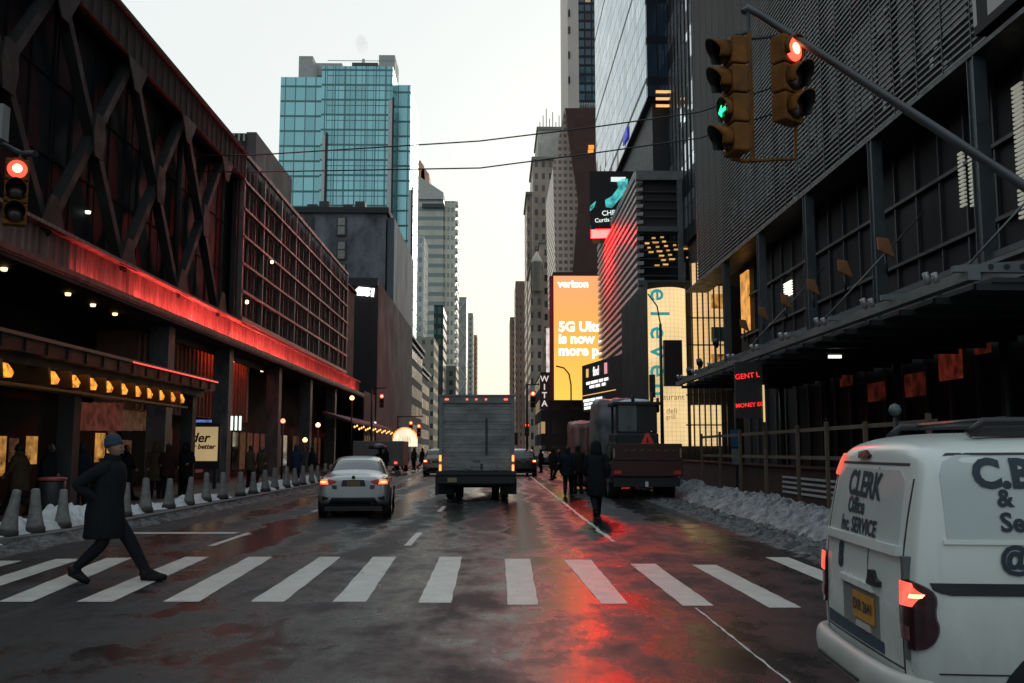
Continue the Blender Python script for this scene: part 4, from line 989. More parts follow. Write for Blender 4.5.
for (px, py, Y, r, lb) in ((895, 410, 16, .11, 'grey green globe on a thin post seen over the van roof'),):
    p = at(px, py, Y); G = thing('globe_post', lb, 'post', (p.x, Y, .13)); b = MB(); b.tube([(p.x, Y, .13), (p.x, Y, p.z - r)], .04, 8); b.build('pole', m_dark, G)
    b = MB(); b.lathe([(.01, -r), (r * .7, -r * .7), (r, 0), (r * .7, r * .7), (.01, r)], p, n=14); b.build('globe', M('globe_grey', (.10, .13, .13), .5), G)
p = at(736, 445, 33); G = thing('sign_post', 'slim post with a blue and white parking sign beside the fence', 'sign', (p.x, 33, .13))
b = MB(); b.tube([(p.x, 33, .13), (p.x, 33, 3.6)], .035, 8); b.build('pole', m_steel_d, G)
b = MB(); b.box(p.x - .19, p.x + .14, 32.93, 32.96, 1.75, 2.35); b.build('blue_plate', M('blue_plate', (.03, .10, .22), .5), G)
b = MB(); b.box(p.x - .17, p.x + .12, 32.93, 32.96, 1.15, 1.7); b.build('white_plate', M('grey_plate', (.16, .18, .20), .5), G)
# ------------------------------------------------------------------ traffic signals
m_housing_in = M('visor_inside', (.02, .02, .02), .7)
def lens_mat(c, on, hot=None):
    return EM('lens_on_%s' % c, {'red': (1, .06, .035), 'green': (.02, 1, .30), 'amber': (1, .35, .05)}[c], on)
m_lens_off = M('lens_off', (.035, .02, .015), .25, 0, .2, 20)
def signal_head(label, loc, face, n, lit, group='traffic signals', s=.345, arrow=False, loc_top=True, glow=3.0):
    """loc: top of the housing; face: direction the lenses look (horizontal)"""
    t = thing('traffic_signal', label, 'traffic signal', loc, group)
    f = Vector((face[0], face[1], 0)).normalized(); r = Vector((-f.y, f.x, 0)); U = Vector((0, 0, 1)); rot = Matrix((r, f, U)).transposed()
    h = MB()
    for k in range(n):
        h.obox(U * (-s * (k + .5)), (s * .96, .20, s * .965), rot); h.obox(U * (-s * (k + .5)) - f * .115, (s * .80, .05, s * .8), rot)
    h.build('housing', m_amber, t, local=True, bevel=.022)
    for k in range(n):
        c = U * (-s * (k + .5)) + f * .102
        v = MB(); m_ = 22; L = .25 if not (lit and lit[0] == k) else .11; rr = s * .45; base = 0
        for j in range(m_ + 1):
            a = R(-215) + R(250) * j / m_ if False else R(-35) + R(250) * j / m_
            dirv = r * math.cos(a) + U * math.sin(a); ext = L * (.55 + .45 * max(0, math.sin(a)))
            for (q, e) in ((rr, 0), (rr * 1.0, ext), (rr * .93, ext), (rr * .93, 0)): v.v.append(tuple(c + dirv * q + f * e))
        for j in range(m_):
            for q in range(4): v.face([4 * j + q, 4 * j + (q + 1) % 4, 4 * (j + 1) + (q + 1) % 4, 4 * (j + 1) + q], 1 if q == 2 else 0, q != 1)
        v.face([0, 1, 2, 3]); v.face([4 * m_ + q for q in range(4)])
        v.build('visor', [m_amber, m_housing_in], t, local=True)
        l = MB(); l.lathe([(rr * .9, 0), (rr * .88, .02), (rr * .6, .045), (.001, .058)], c, axis=f, n=20)
        on = lit and lit[0] == k
        if on and arrow:
            l.build('lens', m_lens_off, t, local=True)
            q = MB(); P_ = lambda a, b_: c + r * a + U * b_ + f * .064
            q.prism([P_(.09, -.02), P_(.09, .02), P_(-.02, .02), P_(-.02, .075), P_(-.11, 0), P_(-.02, -.075), P_(-.02, -.02)], f * .008); q.build('arrow', lens_mat('green', glow), t, local=True)
        else:
            l.build('lens', lens_mat(lit[1], glow) if on else m_lens_off, t, local=True)
            if on:
                q = MB(); q.lathe([(rr * .45, .048), (rr * .3, .062), (.001, .066)], c, axis=f, n=14); q.build('lamp_core', EM('lamp_core', (1, .42, .16), 6), t, local=True)
    return t
p = at(727, 40, 11); q = at(727, 155, 11); s1 = (p.z - q.z) / 4
H1 = signal_head('yellow four section signal turned aside with a green arrow lit', (p.x + .08, 11, p.z), (-.985, -.17), 4, (2, 'green'), arrow=True, s=s1, glow=2.2)
p2 = at(788, 38, 11.15); q2 = at(788, 124, 11.15); s2 = (p2.z - q2.z) / 3
H2 = signal_head('yellow three section signal with glowing red top lamp beside the green arrow signal', (p2.x - .03, 11.15, p2.z), (.60, -.80), 3, (0, 'red'), s=s2, glow=3.5)
SM = thing('signal_mast', 'curved grey mast arm reaching over the van to carry two yellow signals', 'mast arm', (7.4, 11.3, .13))
a = at(745, 8, 11.1); e = at(1024, 186, 10.9); d = e - a
arm = [a + Vector((-.02, 0, -.06)), a + Vector((0.03, 0, .0)), a + d * .05 + Vector((0, 0, .035)), a + d * .3 + Vector((0, 0, .03)), a + d * .65 + Vector((0, 0, .02)), e, e + d * .22 + Vector((0, 0, -.1)), Vector((7.4, 11.3, 2.9))]
b = MB(); b.tube(arm, [.045, .048, .048, .05, .055, .06, .065, .07], 12); b.build('arm', M('arm_grey', (.10, .105, .11), .45, .4), SM)
b = MB(); b.lathe([(.16, 0), (.16, .5), (.11, .6), (.095, 5.2), (.02, 5.3)], (7.4, 11.3, .13), n=14); b.build('pole', m_steel_d, SM)
b = MB(); tp = p + Vector((.13, .04, .02)); b.tube([a + Vector((.03, 0, -.02)), (a.x + .02, 11.1, p.z + .15), tp + Vector((0, 0, .05))], .03, 8)
b.tube([tp, (p2.x - .08, 11.2, p2.z + .05), (p2.x, 11.2, p2.z - .02)], .022, 8)
b.build('hanger', m_steel_d, SM)
b = MB(); bp_ = Vector((p.x + .12, 11.05, q.z)); b.tube([bp_ + Vector((-.1, 0, -.03)), bp_ + Vector((.05, 0, -.06)), (p2.x + .05, 11.2, q.z + .02), (p2.x + .08, 11.2, q2.z + .02)], .024, 8)
b.box(p.x + .26, p.x + .31, 11.03, 11.09, q.z - .06, p.z + .12)
b.build('yellow_bracket', m_amber, SM)
# left signal on its own mast
p3 = at(18, 160, 13.5); q3 = at(18, 226, 13.5)
H3 = signal_head('dark signal with red lamp lit hanging before the terminal truss', (p3.x, 13.5, p3.z), (.45, -.9), 3, (0, 'red'), s=(p3.z - q3.z) / 3, glow=2.6)
SM2 = thing('signal_mast', 'grey signal pole with short arm standing at the snowy left corner', 'mast arm', (-8.9, 13.6, 0))
b = MB(); b.lathe([(.16, 0), (.16, .5), (.1, .6), (.085, 6.6), (.02, 6.7)], (-8.9, 15.6, .13), n=12); b.build('pole', m_steel_d, SM2)
b = MB(); b.tube([(-8.9, 15.6, 6.35), (-7.6, 14.2, 6.3), (p3.x - .02, 13.6, p3.z + .12), (p3.x + .25, 13.5, p3.z + .1)], .05, 8); b.build('arm', m_steel_d, SM2)
b = MB(); b.tube([(p3.x, 13.58, p3.z + .12), (p3.x, 13.55, p3.z - .02)], .03, 6); b.build('hanger', m_steel_d, SM2)
pp = at(2, 122, 13.8); b = MB(); b.box(pp.x - .1, pp.x + .06, 13.7, 13.9, pp.z - .28, pp.z + .25); b.build('control_box', m_conc, SM2)
# far signals
far = [(411, 421, 86, 'small far signal with red lamp left of its pair above the arch sign', (0, 'red')), (419, 424, 82, 'small far signal with red lamp right of its pair above the arch sign', (0, 'red')),
       (533, 391, 62, 'far dark signal with red lamp hanging just right of the box truck top', (0, 'red')), (527, 423, 78, 'low far signal with red lamp right of the box truck', (0, 'red')),
       (382, 394, 74, 'far signal with amber red lamp under the dark block', (0, 'red'))]
for (px, py, Y, lb, lit) in far:
    p = at(px, py, Y); signal_head(lb, (p.x, Y, p.z), (0, -1), 3, lit, glow=4, s=.36)
for (x0, x1, py, Y, lb) in ((398, 419, 419, 86.4, 'thin far signal pole beside the arch sign'), (527, 533, 388, 62.4, 'thin far signal pole right of the box truck'), (372, 382, 391, 74.4, 'thin far signal pole under the dark block')):
    p = at(x0, py, Y); e = at(x1, py, Y); G = thing('signal_mast', lb, 'mast arm', (p.x, Y, 0)); b = MB(); b.tube([(p.x, Y, 0), (p.x, Y, p.z + .3)], .08, 8); b.build('pole', m_dark, G)
    b = MB(); b.tube([(p.x, Y, p.z + .2), (e.x + .4, Y, p.z + .25)], .05, 6); b.build('arm', m_dark, G)
    if Y == 62.4:
        b = MB(); b.tube([(p.x, Y, p.z + .2), (p.x, Y, p.z - 3)], .05, 6); b.build('drop_pole', m_dark, G)
# street lamps with globes along the terminal
for (px, py, Y, lb, em) in ((352, 398, 70, 'round warm street lamp at the end of the red fascia', (1, .42, .14)), (318, 425, 52, 'warm globe street lamp on a thin pole left of the silver car', (1, .45, .18)), (305, 440, 47, 'low warm globe lamp farther left of the silver car', (1, .5, .15)), (283, 421, 46, 'small red globe lamp against the marble column', (1, .14, .08))):
    p = at(px, py, Y); G = thing('street_lamp', lb, 'street lamp', (p.x, Y, .13), 'lamps along the left pavement')
    b = MB(); b.tube([(p.x, Y, .13), (p.x, Y, p.z - .16)], .05, 8); b.build('pole', m_dark, G)
    b = MB(); rr = .13 * Y / 52; b.lathe([(.02, -rr), (rr * .7, -rr * .7), (rr, 0), (rr * .7, rr * .7), (.02, rr)], p, n=12); b.build('globe', EM('globe_glow', em, 5, .1), G)
    b = MB(); b.lathe([(rr * .5, -rr * 1.15), (rr * .6, -rr * .85)], p, n=10); b.build('collar', m_dark, G)
# slim black lamp post before the cream building, and a curved lamp by the billboard
p = at(660, 306, 46); G = thing('street_lamp', 'slim black post with small lamp arm before the cream lit building', 'street lamp', (p.x, 46, .13))
b = MB(); b.tube([(p.x, 46, .13), (p.x, 46, at(660, 324, 46).z)], [.1, .07], 8); b.tube([(p.x, 46, at(660, 324, 46).z), at(657, 306, 46), at(648, 294, 46.2)], .035, 6); b.build('pole', m_black, G)
q = at(654, 385, 46); b = MB(); b.box(q.x - .22, q.x + .05, 45.9, 46.1, q.z - .6, q.z + .5); b.build('signal_box', m_black, G)
p = at(571, 400, 90); G = thing('street_lamp', 'curved thin lamp post silhouetted against the orange billboard', 'street lamp', (p.x, 90, .13))
b = MB(); b.tube([(p.x, 90, .13), at(571, 385, 90), at(569, 374, 90), at(564, 368, 90), at(556, 366, 90)], .07, 6); b.build('pole', m_dark, G)
# overhead cables
for (pts, lb) in (([(-20, 172), (255, 155), (480, 141), (602, 126), (700, 112), (1050, 70)], 'upper thin black cable strung across the avenue'), ([(-20, 168), (255, 172), (480, 168), (602, 152), (700, 138), (1050, 70)], 'lower thin black cable strung across the avenue')):
    Ys = [40, 38, 37, 36.5, 36, 34]; P_ = [at(x, y, Y) for (x, y), Y in zip(pts, Ys)]
    P_[0] = Vector((-13.3, 40, P_[1].z + .6)); P_[-1] = Vector((12.2, 35, P_[-2].z + 1.2))
    b = MB(); b.tube(P_, .028, 6); tag(b.build('cable', m_black, loc=P_[2]), lb, 'cable', 'cables over the avenue')

# ------------------------------------------------------------------ vehicles
def car_profile(st):
    y, w, zb, belt, wr, roof = st
    return [(0, y, zb), (w * .86, y, zb), (w * .985, y, zb + .10), (w, y, zb + (belt - zb) * .55), (w * .965, y, belt - .05), (w * .92, y, belt + .01), (wr, y, roof - .07), (wr * .80, y, roof - .005), (0, y, roof + .02)]
def loft_body(stations, matfn, lean=None, levels=2):
    """full mirrored cage -> subdivided mesh with material indices"""
    b = MB(); rows = []
    for st in stations:
        pr_ = car_profile(st) if not callable(st) else st()
        if lean: pr_ = [(x, y + lean(y, z), z) for x, y, z in pr_]
        n = len(pr_); ring = [(-x, y, z) for x, y, z in pr_[::-1]][:-1] if False else None
        left = [(-x, y, z) for x, y, z in pr_[1:-1]]
        ring = pr_ + left[::-1]
        base = len(b.v); b.v += ring; rows.append((base, n, len(ring)))
    N = rows[0][2]; n = rows[0][1]
    for i in range(len(rows) - 1):
        for k in range(N):
            j = k if k < n - 1 else N - 1 - k
            b.face([rows[i][0] + k, rows[i][0] + (k + 1) % N, rows[i + 1][0] + (k + 1) % N, rows[i + 1][0] + k], matfn(i, j), True)
    for (base, _, _), rev, ii in ((rows[0], True, -1), (rows[-1], False, len(rows))):
        for j in range(n - 1):
            r0, r1 = base + j, base + j + 1; l0 = base + (N - j) % N; l1 = base + (N - j - 1) % N
            idx = []
            for v in (r0, r1, l1, l0):
                if v not in idx: idx.append(v)
            if len(idx) >= 3: b.face(idx if rev else idx[::-1], matfn(ii, j), True)
    me = b.mesh('body', [m_black] * 6)
    return eval_mesh(me, [('SUBSURF', dict(levels=levels, render_levels=levels))])
def bvh_of(me):
    return BVHTree.FromPolygons([v.co.copy() for v in me.vertices], [list(p.vertices) for p in me.polygons])
def project(bvh, name, poly, to3d, direction, off, mat, parent, cuts=4, thick=.0, extra=None):
    """outline in (u,v) thrown along direction onto a body; keeps a thickness"""
    bm = bmesh.new(); vs = [bm.verts.new((u, v, 0)) for u, v in poly]; bm.faces.new(vs)
    bmesh.ops.triangulate(bm, faces=bm.faces); bmesh.ops.subdivide_edges(bm, edges=bm.edges, cuts=cuts, use_grid_fill=True)
    d = Vector(direction).normalized(); last = None
    for v in bm.verts:
        o = Vector(to3d(v.co.x, v.co.y)); hit, nrm, _, _ = bvh.ray_cast(o - d * 3, d)
        if hit is None: hit = o
        v.co = hit - d * off
    if thick:
        res = bmesh.ops.extrude_face_region(bm, geom=bm.faces[:])
        for g_ in res['geom']:
            if isinstance(g_, bmesh.types.BMVert): g_.co += d * thick
    bmesh.ops.recalc_face_normals(bm, faces=bm.faces)
    me = bpy.data.meshes.new(name); bm.to_mesh(me); bm.free()
    for p_ in me.polygons: p_.use_smooth = True
    if thick: me.set_sharp_from_angle(angle=R(50))
    return mesh_obj(name, me, mat, parent)
def project_text(bvh, body, size, org, ux, direction, off, mat, parent, bold=.0, align='CENTER', uy=(0, 0, 1), shear=0.0):
    me = text_mesh(body, size, bold, .0, align, shear); x = Vector(ux).normalized(); y = Vector(uy); d = Vector(direction).normalized()
    bm = bmesh.new(); bm.from_mesh(me); bmesh.ops.triangulate(bm, faces=bm.faces)
    bmesh.ops.subdivide_edges(bm, edges=[e_ for e_ in bm.edges if e_.calc_length() > size * .3], cuts=2)
    for v in bm.verts:
        o = Vector(org) + x * v.co.x + y * v.co.y; hit = bvh.ray_cast(o - d * 3, d)[0]
        v.co = (hit if hit is not None else o) - d * off
    bm.to_mesh(me); bm.free(); return mesh_obj('lettering', me, mat, parent)
def wheel(parent, x, y, r, w_, out):
    b = MB(); b.lathe([(r * .62, -w_ / 2), (r * .93, -w_ / 2), (r, -w_ * .32), (r, w_ * .32), (r * .93, w_ / 2), (r * .62, w_ / 2)], (x, y, r), axis=(out, 0, 0), n=28, cap=True); t = b.build('wheel', m_rubber, parent, local=True)
    b = MB(); b.lathe([(r * .62, w_ / 2 + .002), (r * .58, w_ / 2 - .03), (r * .2, w_ / 2 - .01), (r * .14, w_ / 2 + .012), (.001, w_ / 2 + .012)], (x, y, r), axis=(out, 0, 0), n=24); b.build('rim', m_chrome if r < .35 else m_steel, t, local=True); return t
m_cglass = M('car_glass', (.018, .035, .035), .06, 0, .2, 1, spec=.8)
SEDAN = [(.02, .70, .44, .90, .50, .95), (.07, .83, .32, .98, .64, 1.02), (.50, .88, .22, 1.00, .68, 1.06), (.72, .885, .20, .98, .70, 1.10), (1.42, .89, .19, .95, .60, 1.44), (2.1, .89, .19, .93, .61, 1.50), (2.8, .89, .19, .92, .60, 1.47), (3.65, .885, .2, .92, .68, 1.0), (4.3, .84, .24, .82, .58, .88), (4.58, .70, .36, .66, .45, .70)]
SUV = [(.02, .74, .46, 1.02, .60, 1.10), (.07, .87, .36, 1.06, .70, 1.16), (.22, .91, .28, 1.06, .72, 1.30), (.5, .92, .26, 1.05, .70, 1.66), (1.2, .92, .25, 1.03, .70, 1.74), (2.2, .92, .25, 1.02, .70, 1.74), (2.9, .92, .25, 1.02, .68, 1.70), (3.6, .91, .26, 1.04, .74, 1.14), (4.3, .88, .30, .96, .66, 1.02), (4.6, .76, .42, .74, .5, .80)]
def make_car(label, loc, kind_, paint, cat='car', name='parked_car', group=None, lights=1.0, rz=0.0):
    t = thing(name, label, cat, loc, group, rz); S_ = SEDAN if kind_ == 'sedan' else SUV
    rs = (3, 4) if kind_ == 'sedan' else (2, 3)
    def mf(i, j):
        if j == 5 and rs[0] <= i <= 6: return 2
        if j in (6, 7) and i == rs[0]: return 1
        if j in (6, 7) and i == 6: return 3
        return 0
    me = loft_body(S_, mf); bvh = bvh_of(me)
    split_parts(me, ['body', 'rear_window', 'side_window', 'windscreen'], [paint, m_cglass, m_cglass, m_cglass], t)
    q = lambda u, v: (u, 0, v); D = (0, 1, 0)
    k = 1.0 if kind_ == 'sedan' else 1.08
    lit = EM('tail_glow', (1, .16, .06), 1.7 * lights); hot = EM('tail_hot', (1, .42, .14), 3.4 * lights)
    for s_ in (-1, 1):
        P1 = [(s_ * .84, .80 * k), (s_ * .85, .94 * k), (s_ * .62, .955 * k), (s_ * .40, .90 * k), (s_ * .46, .84 * k), (s_ * .62, .79 * k)]
        tl = project(bvh, 'tail_light', [(a_, b_ + .0) for a_, b_ in P1], q, D, .012, m_red_dim, t, 3, .02)
        project(bvh, 'lamp_bar', [(s_ * .82, .815 * k), (s_ * .83, .93 * k), (s_ * .64, .94 * k), (s_ * .60, .82 * k)], q, D, .02, lit, tl, 3, .006)
        project(bvh, 'lamp_core', [(s_ * .80, .855 * k), (s_ * .80, .895 * k), (s_ * .66, .89 * k), (s_ * .66, .865 * k)], q, D, .027, hot, tl, 2, .006)
        project(bvh, 'reverse_lens', [(s_ * .40, .70 * k), (s_ * .50, .70 * k), (s_ * .53, .80 * k), (s_ * .40, .79 * k)], q, D, .012, M('reverse_lens', (.06, .05, .05), .3), tl, 2, .01)
        project(bvh, 'fog_recess', [(s_ * .80, .44 * k), (s_ * .80, .54 * k), (s_ * .58, .50 * k), (s_ * .64, .44 * k)], q, D, .006, m_black, t, 2, .01)
        b = MB(); b.obox((s_ * 1.0, 2.85, 1.02 * k), (.17, .12, .13), Matrix.Identity(3)); b.tube([(s_ * .86, 2.88, .98 * k), (s_ * .95, 2.86, 1.0 * k)], .025, 6); b.build('side_mirror', m_black, t, local=True, bevel=.03)
        for yy in (.95, 3.7):
            wheel(t, s_ * .80, yy, .325 * k, .21, s_)
            b = MB(); b.lathe([(.335 * k, 0), (.40 * k, .0), (.40 * k, .012), (.335 * k, .012)], (s_ * (.885 if kind_ == 'sedan' else .915), yy, .33 * k), axis=(s_, 0, 0), n=28, cap=False); b.build('wheel_arch', m_black, t, local=True)
    pl = project(bvh, 'number_plate', [(-.16, .78 * k), (.16, .78 * k), (.16, .90 * k), (-.16, .90 * k)], q, D, .012, M('plate_orange', (.16, .10, .035), .5), t, 2, .008)
    pf = project(bvh, 'plate_recess', [(-.30, .765 * k), (.30, .765 * k), (.26, .925 * k), (-.26, .925 * k)], q, D, .005, m_black, t, 2, .008)
    project(bvh, 'trim_strip', [(-.34, .925 * k), (.34, .925 * k), (.34, .942 * k), (-.34, .942 * k)], q, D, .016, m_chrome, t, 3, .008)
    project(bvh, 'bumper_insert', [(-.60, .33 * k), (.60, .33 * k), (.52, .50 * k), (-.52, .50 * k)], q, D, .006, m_black, t, 4, .01)
    b = MB(); b.lathe([(.045, 0), (.045, .01)], (0, .01, .985 * k), axis=(0, -1, 0), n=14); b.build('emblem', m_black, t, local=True)
    b = MB(); b.box(-.7, .7, .22, 4.3, .17, .28); b.build('underbody', m_black, t, local=True)
    return t
m_silver = M('silver_paint', (.38, .40, .40), .30, .55, .06, 2, coat=.6, rvar=.03)
m_blackp = M('black_paint', (.015, .016, .018), .25, 0, .15, 2, coat=.5)
m_whitep = M('taxi_paint', (.30, .26, .20), .3, 0, .1, 2, coat=.4)
g_ = gnd(359, 516)
make_car('silver sedan with glowing tail lights driving left of the box truck', (g_.x - .03, g_.y - .85, 0), 'sedan', m_silver, name='moving_car', rz=R(4.5))
g_ = gnd(431, 476); make_car('tan and dark suv half hidden behind the left side of the box truck', (g_.x + .35, g_.y, 0), 'suv', m_whitep, 'suv', 'moving_car', lights=1.6)
g_ = gnd(527, 476); make_car('black suv peeking out right behind the box truck', (g_.x - .25, g_.y, 0), 'suv', m_blackp, 'suv', 'moving_car', lights=1.6)
g_ = gnd(548, 467); make_car('dark far sedan beyond the black suv in the red lit lane', (g_.x, g_.y, 0), 'sedan', m_blackp, 'car', 'moving_car', lights=1.6)
g_ = gnd(566, 462); make_car('farthest dark suv among the red lights before the crowd', (g_.x, g_.y, 0), 'suv', m_blackp, 'suv', 'moving_car', lights=1.8)
# --- box truck
BT = thing('box_truck', 'grey box truck seen from behind with closed ribbed roll up door', 'truck', (-.67, 31.6, 0), 'vehicles on the avenue')
m_box = M('truck_grey', (.16, .17, .17), .5, .2, .2, 1.5)
m_door = M('rollup_door', (.27, .28, .28), .55, 0, .42, 1.3, stretch=(1, 1, 2.2), spec=.3)
hw, zt_ = 1.25, 3.42
b = MB(); b.box(-hw, hw, .12, 6.0, .98, zt_); b.build('cargo_box', m_box, BT, local=True, bevel=.03)
b = MB(); b.box(-hw, -hw + .12, 0, .117, .96, zt_); b.box(hw - .12, hw, 0, .117, .96, zt_); b.box(-hw + .12, hw - .12, 0, .117, zt_ - .22, zt_); b.box(-hw - .03, hw + .03, -.03, .13, zt_, zt_ + .06); b.build('rear_frame', M('truck_frame', (.20, .21, .205), .5, .1, .35, 2), BT, local=True)
dr = MB(); z = .98
while z < 3.18:
    dr.box(-hw + .121, hw - .121, .07, .115, z, z + .245); dr.box(-hw + .121, hw - .121, .055, .07, z + .1, z + .13); z += .252
d_ = dr.build('rollup_door', m_door, BT, local=True)
b = MB(); b.box(.28, .36, .03, .054, 1.5, 2.7); b.box(.12, .2, .02, .054, 1.02, 1.2); b.build('latch_bar', m_steel_d, d_, local=True)
rust = MB()
for k in range(26):
    x = random.uniform(-1.05, 1.05); z = 1.0 + abs(random.gauss(0, .12)); rust.box(x, x + random.uniform(.02, .12), .046, .053, z, z + random.uniform(.02, .09))
rust.build('scuff_mark', M('scuff', (.32, .33, .33), .7), d_, local=True)
for x in (-1.0, -.33, -.02, .30, .96):
    b = MB(); b.obox((x, -.01, zt_ - .1), (.13 if abs(x) > .5 else .07, .03, .06), Matrix.Identity(3)); b.build('marker_light', EM('marker_red', (1, .18, .09), 1.5), BT, local=True, bevel=.012)
for s_ in (-1, 1):
    for z in (1.38, 1.07):
        b = MB(); b.obox((s_ * (hw - .05), -.02, z), (.07, .04, .20), Matrix.Identity(3)); b.build('tail_light', EM('truck_tail', (1, .26, .07), 2.6), BT, local=True, bevel=.012)
    b = MB(); b.box(s_ * 1.05 - .28, s_ * 1.05 + .28, .5, .52, .18, .72); b.build('mud_flap', m_rubber, BT, local=True)
    for x in (.62, .93):
        for yy in (1.6,): wheel(BT, s_ * x, yy, .48, .26, s_)
    wheel(BT, s_ * .95, 7.0, .48, .28, s_)
    b = MB(); b.obox((s_ * 1.42, 6.5, 2.1), (.16, .1, .5), Matrix.Identity(3)); b.tube([(s_ * 1.1, 6.6, 2.2), (s_ * 1.4, 6.5, 2.2)], .025, 6); b.build('side_mirror', m_black, BT, local=True, bevel=.02)
b = MB(); b.box(-1.32, 1.30, -.18, .10, .82, .95); b.box(-1.30, 1.28, -.10, .04, .55, .82); b.build('lift_gate', M('lift_gate', (.03, .033, .036), .5, .4), BT, local=True, bevel=.015)
b = MB(); b.box(-.45, -.36, .1, 6.9, .55, .85); b.box(.36, .45, .1, 6.9, .55, .85); b.box(-1.0, 1.0, .2, .3, .5, .8); b.tube([(-1.0, 1.6, .48), (1.0, 1.6, .48)], .12, 8); b.build('chassis', m_dark, BT, local=True)
b = MB(); b.box(-1.36, -1.26, .0, .12, .18, .82); b.build('step_bracket', m_dark, BT, local=True)
b = MB(); b.box(-.95, -.65, -.125, -.103, .60, .75); b.build('number_plate', M('truck_plate', (.34, .28, .14), .5), BT, local=True)
b = MB(); b.box(-.12, .12, .035, .054, 1.28, 1.33); b.build('pull_handle', m_steel, d_, local=True)
b = MB(); b.box(-1.1, 1.1, 6.1, 7.9, .7, 2.55); b.build('cab', M('cab_white', (.3, .3, .3), .4), BT, local=True, bevel=.12)
# --- flatbed with machine and wrapped load
FT = thing('flatbed_truck', 'dark red flatbed truck parked at the snowy kerb, seen from behind', 'truck', (4.95, 31.5, 0), 'vehicles on the avenue')
m_dred = M('dark_red_steel', (.052, .016, .014), .5, .2, .35, 1.5)
b = MB(); b.box(-1.15, 1.15, 0, 9, 1.02, 1.22); b.box(-1.18, 1.18, -.04, .12, .78, 1.30); b.build('deck', m_dred, FT, local=True, bevel=.02)
b = MB(); b.box(-1.16, 1.16, -.06, .02, 1.30, 1.86); b.build('tailboard', m_dred, FT, local=True, bevel=.02)
b = MB()
for k in range(7): b.bar((-.8 + k * .27, -.075, 1.62), (-.65 + k * .27, -.075, 1.66), .05, .02, up=(0, 1, 0))
b.build('faded_script', M('faded_gold', (.10, .07, .03), .6), FT, local=True)
b = MB(); b.box(-.5, -.4, .1, 11, .6, 1.0); b.box(.4, .5, .1, 11, .6, 1.0); b.box(-1.1, 1.1, .05, .2, .45, .75); b.tube([(-1, 1.8, .5), (1, 1.8, .5)], .13, 8); b.build('chassis', m_dark, FT, local=True)
for s_ in (-1, 1):
    for yy in (1.6, 2.9): wheel(FT, s_ * .92, yy, .52, .42, s_)
    wheel(FT, s_ * .98, 10.2, .5, .3, s_)
    b = MB(); b.prism([(s_ * 1.22, .9, .55), (s_ * 1.22, 1.1, 1.0), (s_ * 1.22, 3.4, 1.0), (s_ * 1.22, 3.6, .55), (s_ * 1.22, 3.5, .55), (s_ * 1.22, 3.35, .92), (s_ * 1.22, 1.15, .92), (s_ * 1.22, 1.0, .55)], (-s_ * .5, 0, 0)); b.build('mudguard', m_dark, FT, local=True)
    b = MB(); b.box(s_ * .98 - .12, s_ * .98 + .12, -.09, -.05, .86, .98); b.build('tail_light', m_red_dim, FT, local=True)
    b = MB(); b.box(s_ * 1.10 - .03, s_ * 1.10 + .03, -.085, -.06, 1.4, 1.7); b.build('reflector', M('reflector_pale', (.30, .2, .17), .4), FT, local=True)
b = MB(); b.box(-1.15, 1.15, 9.3, 11.2, .9, 2.9); b.build('cab', m_blackp, FT, local=True, bevel=.12)
b = MB(); b.box(-.08, .02, -.07, -.05, .45, .62); b.build('tow_tag', m_white, FT, local=True)
MC = thing('compact_machine', 'black compact loader with glazed cab and red warning triangle riding on the flatbed', 'loader', (4.75, 32.2, 1.22))
m_mach = M('machine_black', (.016, .018, .020), .5, .2)
b = MB(); b.box(-.72, .72, 0, 2.2, .25, 1.0); b.build('body', m_mach, MC, local=True, bevel=.06)
cf = MB()
for x in (-.70, .62):
    for yy in (.15, 1.5): cf.box(x, x + .08, yy, yy + .08, 1.0, 1.95)
cf.box(-.80, .80, .05, 1.75, 1.95, 2.06); cf.box(-.62, .62, .16, .2, 1.0, 1.06); cf.build('cab_frame', m_mach, MC, local=True, bevel=.02)
b = MB(); b.box(-.62, .0, .17, .19, 1.07, 1.94); b.build('rear_glass', M('machine_glass', (.06, .075, .08), .1), MC, local=True)
b = MB(); b.box(.02, .62, .15, .2, 1.07, 1.94); b.build('rear_panel', m_mach, MC, local=True)
sn = MB(); sn.lathe([(.62, 0), (.60, .05), (.4, .11), (.1, .14)], (.1, .9, 2.06), n=14); sn.build('roof_snow', m_snow, MC, local=True)
for (x, z, h_) in ((.55, 2.06, .35), (-.1, 2.06, .25), (.75, 1.7, .5)):
    b = MB(); b.lathe([(.03, 0), (.06, .05), (.05, h_)], (x, .3, z), n=8); b.build('beacon', m_mach, MC, local=True)
tp_ = MB(); P3 = [(.10, -.02, .62), (.56, -.02, .62), (.50, -.02, .74), (.38, -.02, 1.0), (.28, -.02, 1.0), (.16, -.02, .74)]
tp_.prism(P3, (0, .02, 0)); tp_.build('warning_triangle', M('triangle_red', (.35, .025, .02), .4, emit=(1, .05, .04), es=.07), MC, local=True)
b = MB(); b.prism([(.28, -.035, .68), (.38, -.035, .68), (.34, -.035, .86), (.32, -.035, .86)], (0, .012, 0)); b.build('triangle_core', m_dred, MC, local=True)
for s_ in (-1, 1):
    for yy in (.4, 1.6): wheel(MC, s_ * .62, yy, .36, .3, s_)
    b = MB(); b.bar((s_ * .6, .2, 1.0), (s_ * .6, 2.6, .7), .12, .16); b.build('lift_arm', m_mach, MC, local=True)
